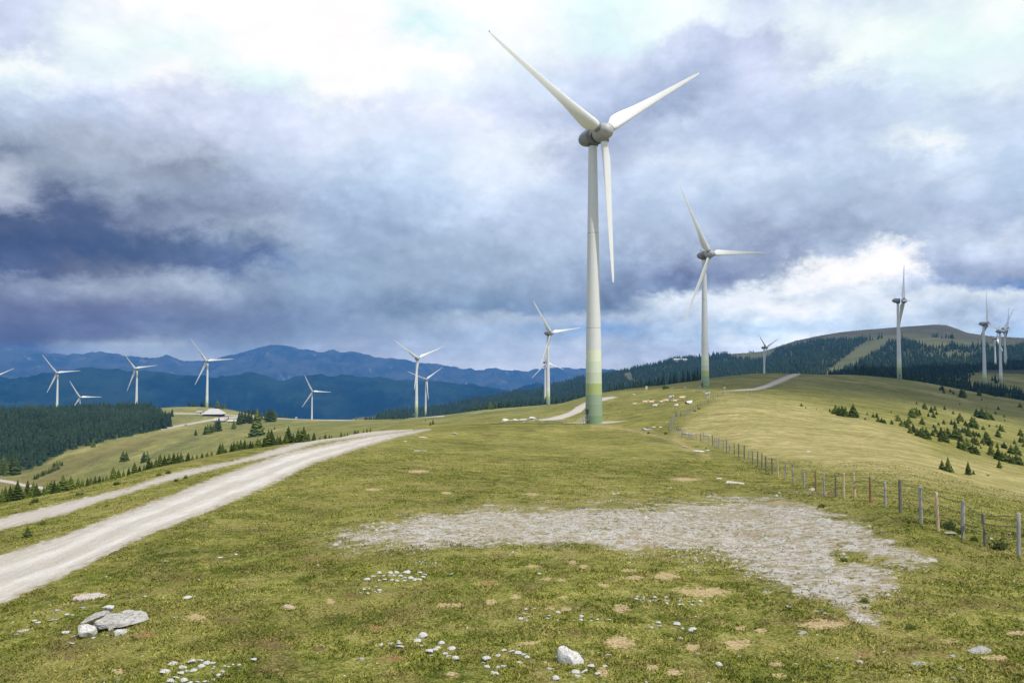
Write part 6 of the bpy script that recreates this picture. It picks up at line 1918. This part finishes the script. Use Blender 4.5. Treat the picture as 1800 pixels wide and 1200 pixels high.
hut(376, 730.5, 35, 'alpine_hut', 'large dark timber hut under a broad pale hipped roof on the meadow', 0.8, 0.11, 0.25, 0.42, R(4), chimney=False)
hut(386, 741, 20, 'alpine_hut', 'left one of the two small pale roofed huts below the large hut', 0.6, 0.13, 0.22, 0.9, R(-6))
hut(408, 741.5, 15, 'alpine_hut', 'right one of the two small pale roofed huts below the large hut', 0.6, 0.13, 0.2, 0.9, R(10))
hut(350.5, 727.3, 10, 'shed', 'small pale green shed left of the large hut', 0.6, 0.42, 0.14, 0.9, 0, whm)
hut(1195, 636, 26, 'mountain_lodge', 'pale mountain lodge on the wooded ridge left of the second turbine', 0.4, 0.14, 0.1, 0.9, R(8), whm, True, 1400, 3300)
hut(326, 747, 4, 'shed', 'tiny white shed on the meadow between forest and huts', 0.7, 0.6, 0.2, 0.9, 0, whm)
hut(521, 735, 4, 'shed', 'tiny white shed on the green saddle', 0.7, 0.6, 0.2, 0.9, 0, whm)
# tall narrow marker left of the cows, and wooden signpost on the crest
x, y, z, r_ = hit(1136.5, 686, 250, 600)
o = empty('marker_board', (x, y, z - 0.1), 'small white board on posts on the turf crest above the left cows', 'sign')
m = MB()
m.box((0, 0, 1.35), (0.85, 0.12, 1.5))
link('board', m.mesh('board', whm, False), o)
for sx in (-0.35, 0.35):
    m = MB()
    m.tube([(sx, 0.08, 0), (sx, 0.08, 1.9)], 0.04, 6)
    link('post', m.mesh('post', gv_, False), o)
x, y, z, r_ = hit(1273, 692, 200, 600)
o = empty('signpost', (x, y, z - 0.1), 'pale wooden signpost where the climbing fence reaches the crest', 'sign')
m = MB()
m.tube([(0, 0, 0), (0, 0, 2.4)], 0.09, 7)
link('post', m.mesh('post', wd[2], False), o)
for (zz, a_) in ((2.15, 0.1), (1.85, -0.3)):
    m = MB()
    m.box((0.1, -0.08, zz), (0.95, 0.05, 0.2), a_)
    link('arm', m.mesh('arm', wd[2], False), o)
# fallen pole on the crest by the stone heap, and thin rod
x, y, z, r_ = hit(972, 740, 60, 300)
m = MB()
m.tube([(-2.2, 0.3, 0.12), (0, 0, 0.14), (2.2, -0.2, 0.10)], 0.09, 7)
o = link('log', m.mesh('log', wd[0], True, 40))
o.location = (x, y, z)
tag(o, 'grey pole lying on the turf between stone heap and big turbine', 'log')
x, y, z, r_ = hit(947, 737, 60, 300)
m = MB()
m.tube([(0, 0, -0.1), (0.03, 0, 1.5)], 0.03, 5)
o = link('rod', m.mesh('rod', dk_, True))
o.location = (x, y, z)
tag(o, 'thin dark rod standing upright beside the stone heap', 'rod')

# ------------------------------------------------------------------ cloud overhead that shades the right-hand slopes
sh = [hit(u_, v_, 60, 900)[:2] for (u_, v_) in ((1120, 687), (1200, 684), (1250, 689), (1290, 695), (1370, 706), (1450, 722), (1520, 724), (1600, 736), (1700, 744), (1850, 762))]
sh += [(900, 260), (1900, 400), (2000, 1250), (1100, 1420), (300, 1330), (90, 1200), (55, 700)]
CZ = 1900.0
off = np.array([SD.x, SD.y]) / SD.z * CZ
sh = np.array(sh) + off
cell = 22.0
gx = np.arange(sh[:, 0].min() - 60, sh[:, 0].max() + 60, cell)
gy = np.arange(sh[:, 1].min() - 60, sh[:, 1].max() + 60, cell)
X_, Y_ = np.meshgrid(gx, gy)
sd = poly_sd(X_.ravel(), Y_.ravel(), sh).reshape(X_.shape) + 26 * fbm(X_ / 90, Y_ / 90, 70, 4) - 2
th_ = np.sqrt(np.clip(sd, 0, 400)) * 9
top_ = CZ + th_ * (1.0 + 0.8 * fbm(X_ / 160, Y_ / 160, 71, 4)) + 1
bot_ = CZ - th_ * 0.25 * (1 + fbm(X_ / 120, Y_ / 120, 75, 3))
nx, ny = len(gx), len(gy)
id_ = np.arange(nx * ny).reshape(ny, nx)
q4 = np.stack([id_[:-1, :-1], id_[:-1, 1:], id_[1:, 1:], id_[1:, :-1]], -1).reshape(-1, 4)
q4 = q4[(sd.ravel()[q4] > 0).any(1)]
used, inv = np.unique(q4, return_inverse=True)
inv = inv.reshape(-1, 4)
tv = np.stack([X_.ravel()[used], Y_.ravel()[used], top_.ravel()[used]], -1)
bv = np.stack([X_.ravel()[used], Y_.ravel()[used], bot_.ravel()[used]], -1)
clm, q, b = material('cloud', 1.0, 0.0)
q.l.new(q.ramp(q.noise(q.obj(), 0.004, 4, 0.6), [(0.3, (0.78, 0.79, 0.82)), (0.7, (0.88, 0.88, 0.9))]), b.inputs['Base Color'])
trn = q.n.new('ShaderNodeBsdfTransparent')
mx = q.n.new('ShaderNodeMixShader')
ed_ = q.rng(q.math('MULTIPLY_ADD', q.noise(q.obj(), 0.02, 5, 0.65), 60, q.attr('rim')), 30, 120, 0.0, 0.80, smooth=True)
q.l.new(ed_, mx.inputs[0])
q.l.new(trn.outputs[0], mx.inputs[1])
q.l.new(b.outputs[0], mx.inputs[2])
q.l.new(mx.outputs[0], q.n['Material Output'].inputs['Surface'])
rim = sd.ravel()[used]
link('clouds', mesh_np('clouds', np.concatenate([tv, bv]), np.concatenate([inv, inv[:, ::-1] + len(used)]), [clm], True, {'rim': np.concatenate([rim, rim])}), kind='stuff')

# ------------------------------------------------------------------ air
m = MB()
m.box((0, 2000, (560 - 603) / 2), (34200, 30600, 560 + 603))
hz_ = bpy.data.materials.new('haze')
hz_.use_nodes = True
hz_.node_tree.nodes.clear()
ho = hz_.node_tree.nodes.new('ShaderNodeOutputMaterial')
hv = hz_.node_tree.nodes.new('ShaderNodeVolumePrincipled')
hv.inputs['Color'].default_value = (0.085, 0.36, 0.90, 1)
hv.inputs['Density'].default_value = HAZE_D
hv.inputs['Anisotropy'].default_value = 0.1
hz_.node_tree.links.new(hv.outputs[0], ho.inputs['Volume'])
hz_.cycles.homogeneous_volume = True
o = link('haze', m.mesh('haze', hz_, False), kind='stuff')
